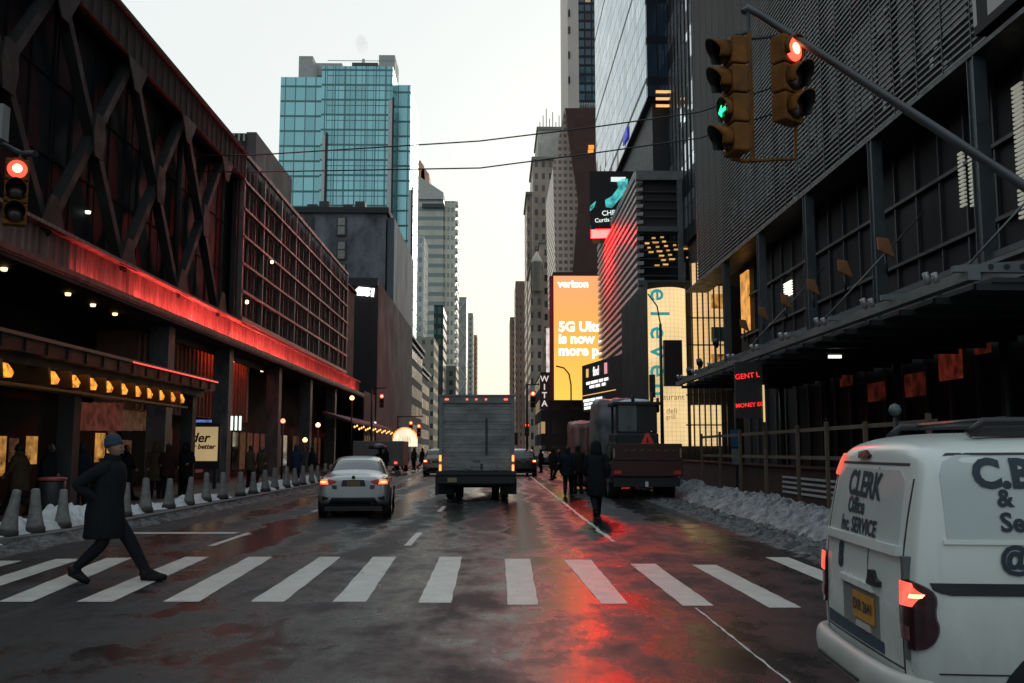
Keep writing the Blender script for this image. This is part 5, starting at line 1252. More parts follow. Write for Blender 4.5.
def lump(name, c, size, seed, mat, label, cat, sub=4):
    bm = bmesh.new(); bmesh.ops.create_cube(bm, size=1); bmesh.ops.subdivide_edges(bm, edges=bm.edges, cuts=9, use_grid_fill=True)
    for v in bm.verts:
        p_ = v.co.copy(); sph = p_.normalized() * .56; p_ = p_.lerp(sph, .28)
        q_ = Vector((p_.x * size[0], p_.y * size[1], p_.z * size[2]))
        n_ = noise.fractal(q_ * 1.6 + Vector((seed, 0, 0)), 1, 2, 4); rid = abs(noise.noise(q_ * 2.4 + Vector((seed, 3, 1))))
        q_ += p_.normalized() * (.10 * n_ - .16 * (.3 - rid)) * (.3 if p_.z < -.45 else 1); v.co = q_
    me = bpy.data.meshes.new(name); bm.to_mesh(me); bm.free()
    for p_ in me.polygons: p_.use_smooth = True
    o = mesh_obj(name, me, mat); o.location = c; return tag(o, label, cat)
m_tarp = M('grey_tarp', (.13, .145, .155), .42, 0, .4, 2.2, .4, 9)
m_tarp2 = M('striped_tarp', (.20, .10, .085), .5, 0, .7, 2.6, .4, 9, stretch=(3, 1, .3))
lump('wrapped_load', (4.55, 36.6, 2.42), (1.75, 3.2, 2.35), 2, m_tarp, 'big lumpy load wrapped in grey plastic on the flatbed deck', 'load')
lump('wrapped_bundle', (3.55, 40.6, 1.5), (1.0, 2.5, 2.7), 9, m_tarp2, 'reddish striped wrapped bundle beyond the grey wrapped load', 'load')

# --- white van crossing (local +y is forward)
VN = thing('delivery_van', 'white delivery van with blue lettering, roof rack and lit brake light turning at the corner', 'van', (2.12, 5.67, 0), 'vehicles on the avenue', -PI / 2 - R(4.0))
def vprof(y, w, zb, zt, r=1.0):
    return [(0, y, zb), (w * .80, y, zb), (w * .97, y, zb + .07), (w, y, .62), (w * 1.0, y, .95), (w * .985, y, 1.18), (w * .93 * r, y, zt - .24), (w * .87 * r, y, zt - .07), (w * .70 * r, y, zt), (0, y, zt + .03)]
class VS_(tuple): pass
def vlean(y, z): return max(0, z - .95) ** 1.3 * .20 if y < .3 else (max(0, z - .95) ** 1.3 * .20 * max(0, 1 - (y - .3) / .8) if y < 1.1 else 0)
def vstations():
    L = []
    for (y, w, zb, zt) in ((.0, .80, .42, 1.63), (.035, .845, .34, 1.69), (.16, .865, .30, 1.725), (.7, .87, .27, 1.735), (1.8, .87, .26, 1.74), (2.9, .865, .26, 1.72), (3.3, .86, .26, 1.65), (3.85, .85, .27, 1.22), (4.3, .81, .30, 1.02), (4.55, .68, .40, .80)):
        def f(y=y, w=w, zb=zb, zt=zt):
            p_ = vprof(y, w, zb, zt, 1.0)
            if zt < 1.5: p_ = [(x, yy, min(z, zt + .01) if z > .62 else z) for x, yy, z in p_]; p_ = [(x, yy, z if k_ < 4 else max(z, .62 + (zt - .62) * (k_ - 3) / 6 * 1.0) if False else z) for k_, (x, yy, z) in enumerate(p_)]; p_ = p_[:4] + [(x, yy, .62 + (zt - .62) * (k_ + 1) / 6) for k_, (x, yy, z) in enumerate(p_[4:])]
            return p_
        L.append(f)
    return L
me = loft_body(vstations(), lambda i, j: 1 if (i == 6 and j >= 6) else (2 if i in (5,) and j == 5 else 0), vlean, 2)
def van_paint():
    m, nt, b = newmat('van_white')
    sp = nt.n.new('ShaderNodeSeparateXYZ'); g = nt.n.new('ShaderNodeTexCoord'); nt.link(g.outputs['Object'], sp.inputs[0])
    splash = nt.math('ADD', nt.ramp(sp.outputs[2], .30, 1.05, .42, .0), nt.math('MULTIPLY', nt.math('SUBTRACT', nt.noise(3.5, 7, nt.pos(1, 1, .5, obj=True), .7), .5), .55))
    streak = nt.ramp(nt.noise(9, 5, nt.pos(1.5, 1.5, .12, obj=True), .6), .55, .8, 0, .16)
    base = nt.mix(nt.ramp(splash, .05, .55, 0, .75), (.64, .675, .635, 1), (.20, .19, .17, 1))
    nt.link(nt.mix(streak, base, (.26, .25, .23, 1)), b.inputs['Base Color']); nt.link(nt.ramp(splash, .05, .5, .24, .6), b.inputs['Roughness'])
    b.inputs['Coat Weight'].default_value = .35; b.inputs['Coat Roughness'].default_value = .1
    return m
m_van = van_paint()
bv = bvh_of(me); split_parts(me, ['body', 'windscreen', 'cab_window'], [m_van, m_cglass, m_cglass], VN)
q = lambda u, v: (u, 0, v); D = (0, 1, 0); qs = lambda u, v: (0, u, v); DS = (-1, 0, 0)
m_navy = M('navy_lettering', (.012, .028, .042), .6, 0, .2, 12)
m_seam = M('panel_gap', (.03, .03, .03), .7); m_vwin = M('painted_window', (.46, .51, .49), .18, 0, .08, 1.2)
project(bv, 'rear_window', [(-.66, 1.14), (.62, 1.14), (.58, 1.49), (.5, 1.54), (-.5, 1.54), (-.6, 1.49)], q, D, .004, m_vwin, VN, 5, .003)
for (pl_, nm) in (([(-.60, 1.565), (.60, 1.565), (.60, 1.58), (-.60, 1.58)], 'spoiler_gap'), ([(.695, .5), (.71, .5), (.69, 1.5), (.675, 1.5)], 'door_gap'), ([(-.71, .5), (-.695, .5), (-.675, 1.5), (-.69, 1.5)], 'door_gap'), ([(-.7, .535), (.7, .535), (.7, .545), (-.7, .545)], 'bumper_gap'), ([(.155, .56), (.165, .56), (.165, 1.55), (.155, 1.55)], 'door_gap')):
    project(bv, nm, pl_, q, D, .003, m_seam, VN, 5, .003)
ld = project(bv, 'window_ledge', [(-.70, 1.10), (.66, 1.10), (.66, 1.15), (-.70, 1.15)], q, D, .03, m_van, VN, 5, .032)
project(bv, 'handle_ledge', [(-.36, .865), (.32, .865), (.30, .90), (-.34, .90)], q, D, .028, m_van, VN, 4, .03)
project_text(bv, 'CLERK', .205, (-.05, 0, 1.44), (1, 0, -.02), D, .009, m_navy, VN, .007)
project_text(bv, 'Office', .13, (-.14, 0, 1.315), (1, 0, 0), D, .009, m_navy, VN, .004)
project_text(bv, 'Inc. SERVICE', .125, (-.06, 0, 1.20), (1, 0, 0), D, .009, m_navy, VN, .004)
project_text(bv, 'S', .19, (-.36, 0, 1.0), (1, 0, 0), D, .005, m_navy, VN, .016)
b = project(bv, 'door_handle', [(.22, .905), (.40, .905), (.40, .935), (.33, .945), (.30, .985), (.25, .985), (.24, .94)], q, D, .03, m_black, VN, 3, .03)
rc = project(bv, 'plate_recess', [(-.30, .62), (.36, .62), (.36, .85), (-.30, .85)], q, D, .004, M('recess_grey', (.18, .18, .17), .6), VN, 4, .003)
pl_ = project(bv, 'number_plate', [(-.08, .68), (.30, .68), (.30, .83), (-.08, .83)], q, D, .014, M('plate_yellow', (.50, .22, .03), .45, 0, .25, 12), VN, 3, .008)
project_text(bv, 'EXR 2641', .085, (.11, 0, .755), (1, 0, 0), D, .018, m_navy, pl_, .002)
project(bv, 'plate_light', [(-.05, .63), (.22, .63), (.20, .665), (-.03, .665)], q, D, .012, M('plate_light', (.5, .45, .4), .3), VN, 2, .01)
project(bv, 'lower_stripe', [(-.66, .555), (.42, .555), (.42, .615), (-.66, .635)], q, D, .005, M('blue_sticker', (.018, .045, .075), .5, 0, .3, 14), VN, 5, .003)
# bumper with snow
bm_ = MB(); bw = [(-.86, .12), (-.84, -.02), (-.70, -.085), (-.3, -.105), (.3, -.105), (.70, -.085), (.84, -.02), (.865, .12)]
ringp = []
for (x, y) in bw:
    ringp.append([(x, y, .34), (x * .985, y - .01, .44), (x, y, .525), (x * .93, y + .09, .54), (x * .93, y + .09, .33)])
base = len(bm_.v)
for r_ in ringp: bm_.v += r_
for i in range(len(bw) - 1):
    for k in range(5): bm_.face([base + i * 5 + k, base + i * 5 + (k + 1) % 5, base + (i + 1) * 5 + (k + 1) % 5, base + (i + 1) * 5 + k], 0, True)
bm_.face([base + k for k in range(5)]); bm_.face([base + (len(bw) - 1) * 5 + k for k in range(5)])
bo = bm_.build('rear_bumper', M('bumper_white', (.46, .46, .42), .45), VN, local=True)
bo.modifiers.new('smooth', 'SUBSURF').levels = 1
b = MB(); b.box(-.5, .3, -.118, -.10, .385, .40); b.build('bumper_gap', m_seam, bo, local=True)
# tail lights wrapping the corners
for s_ in (1, -1):
    dd = Vector((-s_ * .75, .66, 0)).normalized(); ux_ = Vector((dd.y, -dd.x, 0)) * 1
    base_o = Vector((s_ * .87, .02, 0))
    to = lambda u, v: tuple(base_o + ux_ * u + Vector((0, 0, v)))
    out = [(-.135, .66), (-.135, .99), (-.04, 1.0), (.04, .97), (.08, .92), (.065, .83), (.085, .77), (.06, .69), (.0, .655)]
    if s_ < 0: out = [(-u, v) for u, v in out]
    for _ in range(2): out = [q_ for i_ in range(len(out)) for q_ in (tuple(.75 * a_ + .25 * b_ for a_, b_ in zip(out[i_], out[(i_ + 1) % len(out)])), tuple(.25 * a_ + .75 * b_ for a_, b_ in zip(out[i_], out[(i_ + 1) % len(out)])))]
    tl = project(bv, 'tail_light', out, to, dd, .020, M('tail_smoked', (.035, .012, .014), .18, 0, .2, 9), VN, 4, .03)
    k_ = s_
    project(bv, 'brake_lamp', [(-.125 * k_, .865), (-.125 * k_, .985), (-.03 * k_, .985), (-.02, .965), (.035 * k_, .93), (0, .905), (-.03 * k_, .87)], to, dd, .030, EM('brake_red', (1, .12, .08), 1.25, .35, 14), tl, 3, .008)
    if s_ > 0: project(bv, 'brake_filament', [(-.05, .912), (-.04, .932), (.035, .936), (.025, .918)], to, dd, .036, EM('brake_hot', (1, .55, .25), 2.6), tl, 2, .006)
    project(bv, 'lower_lens', [(-.12 * k_, .70), (-.12 * k_, .76), (-.05 * k_, .77), (-.05 * k_, .70)], to, dd, .028, M('lower_lens', (.14, .06, .055), .2, 0, .4, 22), tl, 2, .006)
b = project(bv, 'high_brake_light', [(-.22, 1.60), (-.05, 1.60), (-.02, 1.62), (-.13, 1.65), (-.25, 1.64)], q, D, .02, M('high_brake', (.09, .008, .008), .25), VN, 2, .03)
project(bv, 'corner_marker', [(-.70, 1.50), (-.64, 1.49), (-.56, 1.62), (-.62, 1.63)], q, D, .02, EM('corner_marker', (1, .16, .10), .75), VN, 2, .02)
for z in (1.0, .6):
    b = MB(); b.box(.735, .775, .0, .06, z, z + .11); b.build('hinge', M('hinge_grey', (.10, .11, .11), .5), VN, local=True)
# side panel: pressed window panel, rail, seams, arch
pn = [(.20, 1.20), (.20, 1.52), (.23, 1.59), (.30, 1.625), (1.62, 1.625), (1.70, 1.52), (1.70, 1.20)]
project(bv, 'side_panel', pn, qs, DS, .004, m_vwin, VN, 6, .003)
project(bv, 'panel_edge', [(.18, 1.18), (1.72, 1.18), (1.72, 1.20), (.18, 1.20)], qs, DS, .012, m_van, VN, 5, .012)
project(bv, 'panel_gap', [(.24, 1.622), (1.6, 1.632), (1.6, 1.645), (.26, 1.635)], qs, DS, .006, m_seam, VN, 5, .004)
project(bv, 'slide_rail', [(.115, .955), (.15, .940), (.20, .930), (1.9, .930), (1.9, .990), (.10, .990)], qs, DS, .006, m_black, VN, 6, .006)
project(bv, 'panel_gap', [(.02, .545), (.48, .545), (.48, .553), (.02, .553)], qs, DS, .004, m_seam, VN, 3, .003)
for s_, dside in ((1, (-1, 0, 0)), (-1, (1, 0, 0))):
    for yc in (.79, 3.75):
        arc = [(yc + .40 * math.cos(R(a_)), .32 + .40 * math.sin(R(a_))) for a_ in range(-8, 189, 14)]
        project(bv, 'wheel_arch', arc, qs, dside, .005, m_black, VN, 4, .006)
        wheel(VN, s_ * .80, yc, .32, .20, s_)
project_text(bv, 'C.B.', .20, (0, .53, 1.525), (0, 1, 0), DS, .010, m_navy, VN, .009)
project_text(bv, '&', .12, (0, .50, 1.405), (0, 1, 0), DS, .010, m_navy, VN, .004)
project_text(bv, 'Ser', .13, (0, .55, 1.285), (0, 1, 0), DS, .010, m_navy, VN, .004)
project_text(bv, 'Co.', .26, (1.0, 0, 1.02 - .08), (0, 1, 0), DS, .012, m_navy, VN, .016) if False else project_text(bv, '@', .15, (0, .52, 1.11), (0, 1, 0), DS, .010, m_navy, VN, .006)
b = MB()
for s_ in (-1, 1):
    b.tube([(s_ * .62, .42, 1.73), (s_ * .62, .50, 1.80), (s_ * .62, 2.6, 1.82), (s_ * .62, 2.75, 1.72)], .022, 8)
for yy in (.62, 1.5, 2.4): b.tube([(-.62, yy, 1.81), (.62, yy, 1.81)], .018, 8)
b.build('roof_rack', m_black, VN, local=True)
b = MB(); b.box(.56, .60, .45, 2.7, 1.72, 1.765); b.build('roof_channel', m_black, VN, local=True)
for s_ in (-1, 1):
    b = MB(); b.obox((s_ * 1.0, 3.25, 1.12), (.18, .12, .2), Matrix.Identity(3)); b.build('side_mirror', m_black, VN, local=True, bevel=.03)
    b = MB(); b.obox((s_ * .62, 4.44, .72), (.26, .16, .16), Matrix.Identity(3)); b.build('headlight', M('headlight', (.5, .5, .5), .15), VN, local=True, bevel=.03)
b = MB(); b.box(-.7, .7, .15, 4.3, .22, .36); b.build('underbody', m_black, VN, local=True)
# ------------------------------------------------------------------ people
m_coat = M('dark_coat', (.013, .0145, .017), .9, 0, .25, 5, .3, 60, spec=.12); m_coat2 = M('navy_coat', (.011, .015, .022), .9, 0, .25, 5, spec=.12); m_coat3 = M('brown_coat', (.022, .017, .015), .9, 0, .25, 5, spec=.12)
m_trou = M('dark_trousers', (.012, .013, .016), .9, 0, .2, 6, spec=.12); m_shoe = M('dark_shoe', (.010, .009, .009), .7, spec=.2)
m_skin = M('skin', (.30, .17, .12), .55, 0, .12, 9); m_hair = M('dark_hair', (.015, .012, .010), .7); m_eye = M('eye', (.01, .01, .01), .2)
m_beanie = M('blue_knit', (.022, .048, .080), .9, 0, .3, 30, .5, 90)
def skin_chain(nodes, edges, root):
    me = bpy.data.meshes.new('sk'); names = list(nodes); ix = {n_: i for i, n_ in enumerate(names)}
    names.remove(root); names.insert(0, root); ix = {n_: i for i, n_ in enumerate(names)}
    me.from_pydata([nodes[n_][0] for n_ in names], [(ix[a], ix[b]) for a, b in edges], [])
    o = bpy.data.objects.new('tmp', me); col.objects.link(o)
    o.modifiers.new('s', 'SKIN'); 
    if not me.skin_vertices: me.skin_vertices.new()
    for n_ in names:
        r_ = nodes[n_][1]; sv = me.skin_vertices[0].data[ix[n_]]; sv.radius = (r_, r_) if not isinstance(r_, tuple) else r_; sv.use_root = (n_ == root)
    sb = o.modifiers.new('u', 'SUBSURF'); sb.levels = 2; sb.render_levels = 2
    dg = bpy.context.evaluated_depsgraph_get(); dg.update()
    out = bpy.data.meshes.new_from_object(o.evaluated_get(dg)); bpy.data.objects.remove(o); return out
def head_bm(c, yaw=0.0, pitch=0.0):
    bm = bmesh.new(); bmesh.ops.create_uvsphere(bm, u_segments=28, v_segments=20, radius=1)
    for v in bm.verts:
        x, y, z = v.co; f = max(0, y)
        X, Y_, Z = x * .075, y * .093, z * .115
        if z < -.1: X *= 1 - .32 * min(1, -z); Y_ *= 1 - (.0 if y > 0 else .35) * min(1, -z)
        nz = math.exp(-((x / .17) ** 2)) * f
        Y_ += .026 * nz * math.exp(-((z + .22) / .17) ** 2) + .010 * nz * math.exp(-((z + .02) / .2) ** 2)
        Y_ -= .010 * f * (math.exp(-(((abs(x) - .38) / .16) ** 2)) * math.exp(-((z - .02) / .13) ** 2))
        Y_ += .006 * f * math.exp(-((x / .35) ** 2)) * math.exp(-((z + .55) / .07) ** 2) + .010 * f * math.exp(-((x / .3) ** 2)) * math.exp(-((z + .85) / .14) ** 2)
        X += math.copysign(.014, x) * math.exp(-((y + .08) / .12) ** 2) * math.exp(-((z + .05) / .22) ** 2) * (1 if abs(x) > .7 else 0)
        v.co = (X, Y_, Z)
    for s_ in (-1, 1):
        r_ = bmesh.ops.create_uvsphere(bm, u_segments=8, v_segments=6, radius=.011, matrix=Matrix.Translation((s_ * .028, .077, .002)))
        for v in r_['verts']:
            for f in v.link_faces: f.material_index = 3
    bmesh.ops.rotate(bm, verts=bm.verts, cent=(0, 0, 0), matrix=Matrix.Rotation(yaw, 3, 'Z') @ Matrix.Rotation(pitch, 3, 'X'))
    bmesh.ops.translate(bm, verts=bm.verts, vec=c)
    for f in bm.faces:
        f.smooth = True
        if f.material_index == 0: f.material_index = 2
    return bm
def finger_nodes(wr, dirv, side, N, E, tag_):
    """five bent fingers rooted in the palm"""
    dirv = Vector(dirv).normalized(); side = Vector(side).normalized(); nrm_ = dirv.cross(side)
    pal = wr + dirv * .05; N['palm' + tag_] = (tuple(pal), (.034, .018)); E.append(('wr' + tag_, 'palm' + tag_))
    for i, (o, L) in enumerate(((-.030, .066), (-.010, .076), (.010, .070), (.029, .056))):
        a = pal + dirv * .042 + side * o; b_ = a + dirv * L * .5 + nrm_ * .012; c_ = b_ + dirv * L * .4 + nrm_ * .028
        for k, p_ in enumerate((a, b_, c_)): N['f%d%d%s' % (i, k, tag_)] = (tuple(p_), .0095 - .001 * k)
        E += [('palm' + tag_, 'f%d0%s' % (i, tag_)), ('f%d0%s' % (i, tag_), 'f%d1%s' % (i, tag_)), ('f%d1%s' % (i, tag_), 'f%d2%s' % (i, tag_))]
    a = pal - side * .036 - dirv * .012; b_ = a - side * .022 + dirv * .03 + nrm_ * .012
    N['t0' + tag_] = (tuple(a), .012); N['t1' + tag_] = (tuple(b_), .010); E += [('palm' + tag_, 't0' + tag_), ('t0' + tag_, 't1' + tag_)]
POSES = {
    'walk': dict(LR=((.10, .25, .50), (.11, .46, .105), (.11, .66, .05)), LL=((-.09, .02, .50), (-.09, -.37, .19), (-.09, -.22, .05)), AR=((.25, -.10, 1.15), (.24, -.04, .90)), AL=((-.25, .08, 1.15), (-.22, .26, .97)), lean=.03),
    'stride': dict(LR=((.10, .05, .50), (.10, -.30, .17), (.10, -.16, .045)), LL=((-.10, .27, .52), (-.11, .50, .11), (-.11, .70, .05)), AR=((.29, -.27, 1.19), (.17, -.04, 1.03)), AL=((-.29, -.2, 1.18), (-.17, .0, 1.03)), lean=.05),
    'stand': dict(LR=((.11, .03, .50), (.12, -.02, .09), (.13, .13, .045)), LL=((-.10, .02, .50), (-.11, -.02, .09), (-.12, .13, .045)), AR=((.26, -.03, 1.14), (.23, .12, .95)), AL=((-.26, -.03, 1.14), (-.16, .2, 1.05)), lean=0.0),
}
def make_person(label, loc, rz, pose='stand', h=1.75, coat=None, long_coat=.55, hat=None, hood=False, fingers=True, yaw=0.0, group='people on the street', bag=False):
    coat = coat or m_coat; P_ = POSES[pose]; ln = P_['lean']
    t = thing('person', label, 'person', loc, group, rz)
    N = {'pel': ((0, 0, .95), (.155, .12)), 'sp': ((0, ln * .4, 1.14), (.15, .115)), 'ch': ((0, ln, 1.34), (.17, .125)), 'nb': ((0, ln + .005, 1.47), .075), 'nk': ((0, ln + .02, 1.545), .055)}
    E = [('pel', 'sp'), ('sp', 'ch'), ('ch', 'nb'), ('nb', 'nk')]
    for s_, tg in ((1, 'R'), (-1, 'L')):
        kn, an, to = P_['L' + tg]
        N['hip' + tg] = ((s_ * .095, 0, .90), .115); N['kn' + tg] = (kn, .09); N['an' + tg] = (an, .066); N['to' + tg] = (to, .038)
        E += [('pel', 'hip' + tg), ('hip' + tg, 'kn' + tg), ('kn' + tg, 'an' + tg), ('an' + tg, 'to' + tg)]
        el, wr = P_['A' + tg]
        N['sh' + tg] = ((s_ * .195, ln, 1.41), .09); N['el' + tg] = (el, .075); N['wr' + tg] = (wr, .05)
        E += [('ch', 'sh' + tg), ('sh' + tg, 'el' + tg), ('el' + tg, 'wr' + tg)]
        d_ = Vector(wr) - Vector(el)
        if fingers: finger_nodes(Vector(wr), d_, Vector((0, 1, 0)).cross(d_) if abs(d_.normalized().y) < .9 else Vector((1, 0, 0)), N, E, tg)
        else:
            N['palm' + tg] = (tuple(Vector(wr) + d_.normalized() * .09), .036); E.append(('wr' + tg, 'palm' + tg))
    me = skin_chain(N, E, 'pel')
    bm = bmesh.new(); bm.from_mesh(me)
    wrs = [Vector(P_['AR'][1]), Vector(P_['AL'][1])]; els = [Vector(P_['AR'][0]), Vector(P_['AL'][0])]
    for f in bm.faces:
        c = f.calc_center_median(); f.smooth = True
        f.material_index = 1 if c.z < .93 and min((c - w_).length for w_ in wrs) > .22 and abs(c.x) < .2 else 0
        if c.z > 1.50: f.material_index = 2
        for w_, e_ in zip(wrs, els):
            if (c - w_).dot((w_ - e_).normalized()) > .0 and (c - w_).length < .22: f.material_index = 2
    hb = head_bm((0, ln + .035, 1.645), yaw); tmp = bpy.data.meshes.new('h'); hb.to_mesh(tmp); hb.free(); bm.from_mesh(tmp)
    me2 = bpy.data.meshes.new('body'); bm.to_mesh(me2); bm.free()
    k = h / 1.765
    bo = mesh_obj('body', me2, [coat, m_trou, m_skin, m_eye], t); bo.scale = (k, k, k)
    def sub(b_, nm, mt):
        o = b_.build(nm, mt, t, local=True); o.scale = (k, k, k); return o
    # coat skirt: soft elliptical rings from shoulder to hem, flaring with the stride
    b = MB(); n_ = 20; hem = long_coat; rings = [(1.485, .10, .10), (1.44, .205, .150), (1.34, .24, .195), (1.15, .225, .200), (1.0, .23, .205), (.85, .235, .22), (hem + .02, .24, .255 if pose != 'stand' else .195), (hem, .23, .245 if pose != 'stand' else .185)]
    rings = [r_ for r_ in rings if r_[0] >= hem]; base = 0
    for (z, rx_, ry_) in rings:
        for q_ in range(n_):
            a_ = 2 * PI * q_ / n_; wv_ = 1 + (.05 * math.sin(5 * a_ + z * 7) + .025 * math.sin(11 * a_ - z * 9) if z < 1.2 else .02 * math.sin(4 * a_ + z * 12))
            b.v.append((rx_ * math.cos(a_) * wv_, ln * (z - .9) / .5 * (1 if z > .9 else 0) + ry_ * math.sin(a_) * wv_, z))
    for i in range(len(rings) - 1):
        for q_ in range(n_): b.face([i * n_ + q_, i * n_ + (q_ + 1) % n_, (i + 1) * n_ + (q_ + 1) % n_, (i + 1) * n_ + q_], 0, True)
    b.face(list(range((len(rings) - 1) * n_, len(rings) * n_))[::-1])
    sub(b, 'coat', coat)
    hc = Vector((0, ln + .03, 1.645))
    if hood:
        b = MB(); b.lathe([(.16, -.20), (.135, -.10), (.125, .0), (.118, .06), (.09, .115), (.04, .145), (.001, .15)], hc - Vector((0, .02, 0)), n=18); o = sub(b, 'hood', coat)
    elif hat:
        b = MB(); b.lathe([(.098, -.015), (.104, .0), (.106, .035), (.100, .075), (.075, .115), (.035, .135), (.001, .14)], hc - Vector((0, .014, -.042)), axis=(0, -.26, 1), n=20); b.lathe([(.103, -.02), (.111, -.012), (.111, .028), (.104, .034)], hc - Vector((0, .014, -.042)), axis=(0, -.26, 1), n=20, cap=False); sub(b, 'beanie', hat)
    else:
        b = MB(); b.lathe([(.085, -.08), (.094, -.02), (.094, .04), (.072, .095), (.035, .118), (.001, .122)], hc - Vector((0, .022, 0)), axis=(0, -.25, 1), n=18); sub(b, 'hair', m_hair)
    b = MB(); b.lathe([(.095, -.05), (.105, .0), (.085, .05)], (0, ln + .01, 1.515), axis=(0, .2, 1), n=16, cap=False); sub(b, 'collar', coat)
    for tg in 'RL':
        an, to = Vector(P_['L' + tg][1]), Vector(P_['L' + tg][2]); d_ = (to - an); fw = Vector((0, d_.y, d_.z + .055)).normalized()
        b = MB(); b.tube([an + Vector((0, 0, .03)), an + Vector((0, -.02, -.03)), an - fw * .05 + Vector((0, 0, -.055))], [.068, .07, .055], 12)
        b.tube([an - fw * .06 + Vector((0, 0, -.06)), an + fw * .06 + Vector((0, 0, -.045)), to + fw * -.02, to + fw * .05], [.044, .056, .05, .03], 12); sub(b, 'shoe', m_shoe)
    if bag:
        wr = wrs[0]; b = MB(); b.bar(wr + Vector((.03, -.16, -.05)), wr + Vector((0, .1, .13)), .035, .02); sub(b, 'cuff_strap', M('grey_strap', (.10, .11, .115), .7))
    return t
# crossing man: heading +x
g1 = gnd(145, 583)
make_person('man in long dark coat and blue knit hat striding over the crosswalk', (-4.95, 12.25, 0), -PI / 2, 'stride', 1.80, m_coat, .54, m_beanie, yaw=R(8))
g2 = gnd(597, 517); PA = make_person('hooded figure in long dark coat walking away beside the flatbed truck', (g2.x, g2.y, 0), R(4), 'walk', 1.86, m_coat, .5, hood=True)
g3 = gnd(568, 496); PB = make_person('dark dressed walker in the red lit lane, left one of the pair', (g3.x, g3.y, 0), R(-6), 'walk', 1.78, m_coat2, .72)
g4 = gnd(578, 494); PC = make_person('dark dressed walker with bare head, right one of the pair in the red lit lane', (g4.x, g4.y, 0), R(10), 'stand', 1.86, m_coat3, .7)
protos = [make_person('dark figure standing on the pavement by the orange poster', (atx(82, 470, -10.6).x, atx(82, 470, -10.6).y, .13), R(60), 'stand', 1.72, m_coat2, .7, fingers=False),
          make_person('stooping dark figure with reddish lit face near the terminal doors', (atx(47, 470, -10.9).x, atx(47, 470, -10.9).y, .13), R(-60), 'walk', 1.68, m_coat, .6, fingers=False),
          make_person('hooded dark figure waiting in front of the cream advert', (atx(186, 470, -10.6).x, atx(186, 470, -10.6).y, .13), R(170), 'stand', 1.76, m_coat, .55, hood=True, fingers=False)]
coat_mats = [M('coat_olive', (.026, .027, .017), .9, 0, .25, 5, spec=.12), M('coat_maroon', (.040, .014, .014), .9, 0, .25, 5, spec=.12), M('coat_grey', (.050, .052, .056), .9, 0, .25, 5, spec=.12), M('coat_tan', (.075, .055, .036), .9, 0, .25, 5, spec=.12), m_coat2, m_coat3, M('coat_blue', (.020, .036, .070), .9, 0, .25, 5, spec=.12)]
def redress(p_):
    mt = random.choice(coat_mats)
    for ch in [x for x in bpy.data.objects if x.parent == p_]:
        if ch.name.split('.')[0] in ('body', 'coat', 'hood', 'collar'):
            ch.material_slots[0].link = 'OBJECT'; ch.material_slots[0].material = mt
crowd = [(0, 168, -10.4, 20, 'figure standing close to the hooded one before the cream advert'), (2, 156, -10.8, 200, 'hooded dark figure behind the walking man on the snowy pavement'), (1, 20, -11.2, 90, 'dark passer by under the lit marquee, nearest the yellow window'),
         (0, 250, -10.2, -40, 'dark figure farther on under the red ribbed wall'), (1, 262, -10.6, 180, 'walking dark figure beyond the white light tubes'), (2, 296, -10.0, 10, 'small hooded figure by the marble column'), (0, 312, -9.6, 90, 'small dark figure between the globe lamps'),
         (1, 125, -11.5, 250, 'dark walker under the lamp row behind the blue hat man')]
for (i, px, X, rz, lb) in crowd:
    p = atx(px, 470, X); redress(dup(protos[i], (p.x, p.y, .13), R(rz), lb))
far = [(0, 386, 452, 66, 'tiny far figure left of the arch sign crowd'), (1, 398, 452, 68, 'tiny far figure under the arch sign, first from left'), (2, 406, 452, 71, 'tiny hooded far figure under the arch sign'), (0, 414, 452, 74, 'tiny far figure right under the arch sign'), (1, 422, 452, 76, 'tiny far walker nearest the tan suv'),
       (0, 541, 460, 70, 'tiny far figure beside the black suv'), (2, 553, 460, 56, 'small hooded far figure left of the walking pair'), (1, 560, 460, 52, 'small far walker left behind the walking pair'), (0, 586, 460, 50, 'small far figure between the pair and the hooded walker'), (2, 592, 460, 60, 'small hooded far figure near the wrapped bundle'), (1, 604, 460, 66, 'small far walker by the reddish bundle')]
for (i, px, py, Y, lb) in far:
    p = at(px, py, Y); redress(dup(protos[i], (p.x, p.y, .0 if px > 500 else .13), R(random.uniform(0, 360)), lb))

# ------------------------------------------------------------------ small things
p = at(378, 447, 48); G = thing('umbrella', 'small black open umbrella above the silver car roof line', 'umbrella', (p.x, 48, .13))
b = MB(); b.lathe([(.50, -.10), (.44, .03), (.28, .13), (.1, .18), (.01, .19)], (p.x, 48, p.z), n=12); b.build('canopy', m_black, G)
b = MB(); b.tube([(p.x + .05, 48, p.z + .22), (p.x + .05, 48, p.z - .8)], .015, 6); b.build('handle', m_dark, G)
dup(protos[0], (p.x + .12, 48.1, 0), R(20), 'dark figure holding the open umbrella beyond the silver car')
a = at(353, 441, 66); e = at(403, 462, 66); G = thing('parked_truck', 'pale grey parked box van half hidden behind the silver car', 'truck', ((a.x + e.x) / 2, 66, 0), 'vehicles on the avenue')
b = MB(); b.box(a.x, e.x, 66, 70, .55, a.z); b.build('cargo_box', M('grey_box', (.16, .15, .15), .6), G, bevel=.04)
b = MB(); b.box((a.x + e.x) / 2 - .02, (a.x + e.x) / 2 + .02, 65.96, 65.99, .6, a.z - .1); b.build('door_gap', m_dark, G)
for s_ in (a.x + .5, e.x - .5): 
    b = MB(); b.lathe([(.3, -.12), (.36, -.1), (.36, .1), (.3, .12)], (s_, 67, .36), axis=(1, 0, 0), n=16); b.build('wheel', m_rubber, G)
    b = MB(); b.box(s_ - .1, s_ + .1, 65.93, 65.99, .7, .85); b.build('tail_light', EM('far_tail', (1, .12, .06), 1.5), G)
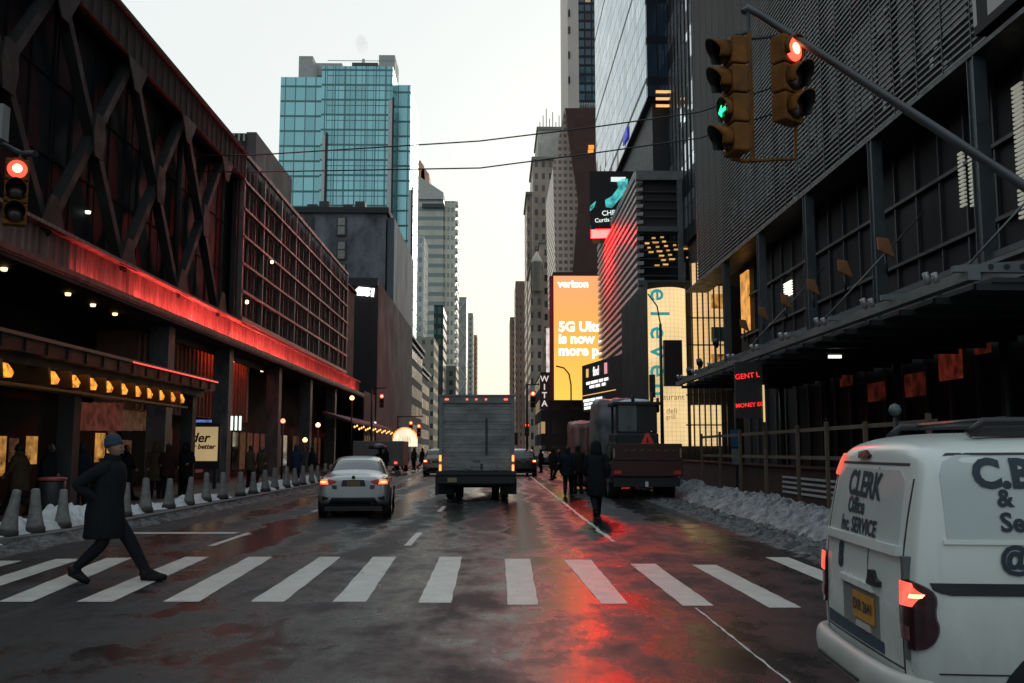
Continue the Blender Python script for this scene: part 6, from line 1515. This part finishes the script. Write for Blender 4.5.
for (px, py, Y, h_, lb) in ((155, 444, 23.4, 1.75, 'thin pale sign post in front of the walking man among the bollards'), (98, 472, 21.5, 1.1, 'thin pale stake behind the walking man'), (217, 476, 28.3, 1.2, 'thin pale stake among the bollards below the advert'), (240, 474, 31, 1.2, 'thin pale stake farther along the bollard row'), (277, 430, 39, 2.6, 'thin pale pole before the marble column')):
    p = at(px, py, Y); b = MB(); b.tube([(0, 0, 0), (0, 0, p.z - .13)], .022, 6); b.box(-.05, .05, -.015, .015, p.z - .35, p.z - .18); tag(b.build('stake', M('stake_pale', (.30, .30, .29), .6), loc=(p.x, Y, .13)), lb, 'post')
p = at(52, 486, 20.5); G = thing('litter_bin', 'dark litter bin with red lit rim on the left pavement', 'litter bin', (p.x, 20.5, .13))
b = MB(); b.lathe([(.24, 0), (.27, .85), (.25, .87)], (p.x, 20.5, .13), n=16); b.build('body', m_dark, G)
b = MB(); b.lathe([(.25, .0), (.29, .02), (.29, .06), (.2, .08)], (p.x, 20.5, 1.0), n=16); b.build('rim', M('red_lit_rim', (.28, .05, .035), .4), G)  # red light along the rim is painted into its colour
for (px, py, s_, lb, mt) in ((501, 662, .11, 'flat scrap of pale paper lying on the wet road', M('paper_scrap', (.48, .42, .28), .7)), (806, 655, .07, 'small crumb of ice on the road by the van bumper, upper one', m_snow), (818, 664, .06, 'small crumb of ice on the road by the van bumper, lower one', m_snow), (540, 668, .05, 'tiny brown leaf scrap on the wet road', M('leaf_scrap', (.14, .10, .06), .8)), (486, 668, .04, 'tiny pale scrap left of the paper on the road', m_conc)):
    p = gnd(px, py, .01); b = MB(); b.hexa([(-s_, -s_ * .5, 0), (s_ * .9, -s_ * .4, 0), (s_, s_ * .5, 0), (-s_ * .8, s_ * .4, 0), (-s_ * .9, -s_ * .45, .02), (s_ * .9, -s_ * .35, .012), (s_ * .9, s_ * .45, .03), (-s_ * .8, s_ * .4, .015)]); tag(b.build('litter_scrap', mt, loc=(p.x, p.y, .006)), lb, 'litter')

# ------------------------------------------------------------------ render settings
scene.render.engine = 'CYCLES'
cy = scene.cycles; cy.use_denoising = True
try: cy.denoiser = 'OPENIMAGEDENOISE'
except Exception: pass
cy.max_bounces = 6; cy.diffuse_bounces = 3; cy.glossy_bounces = 4; cy.transmission_bounces = 2; cy.volume_bounces = 2; cy.transparent_max_bounces = 6
cy.sample_clamp_indirect = 6; cy.caustics_reflective = False; cy.caustics_refractive = False; cy.blur_glossy = .5
vs = scene.view_settings; scene.display_settings.display_device = 'sRGB'
vs.view_transform = 'Standard'; vs.look = 'None'; vs.gamma = 1; vs.exposure = .12; vs.use_curve_mapping = False
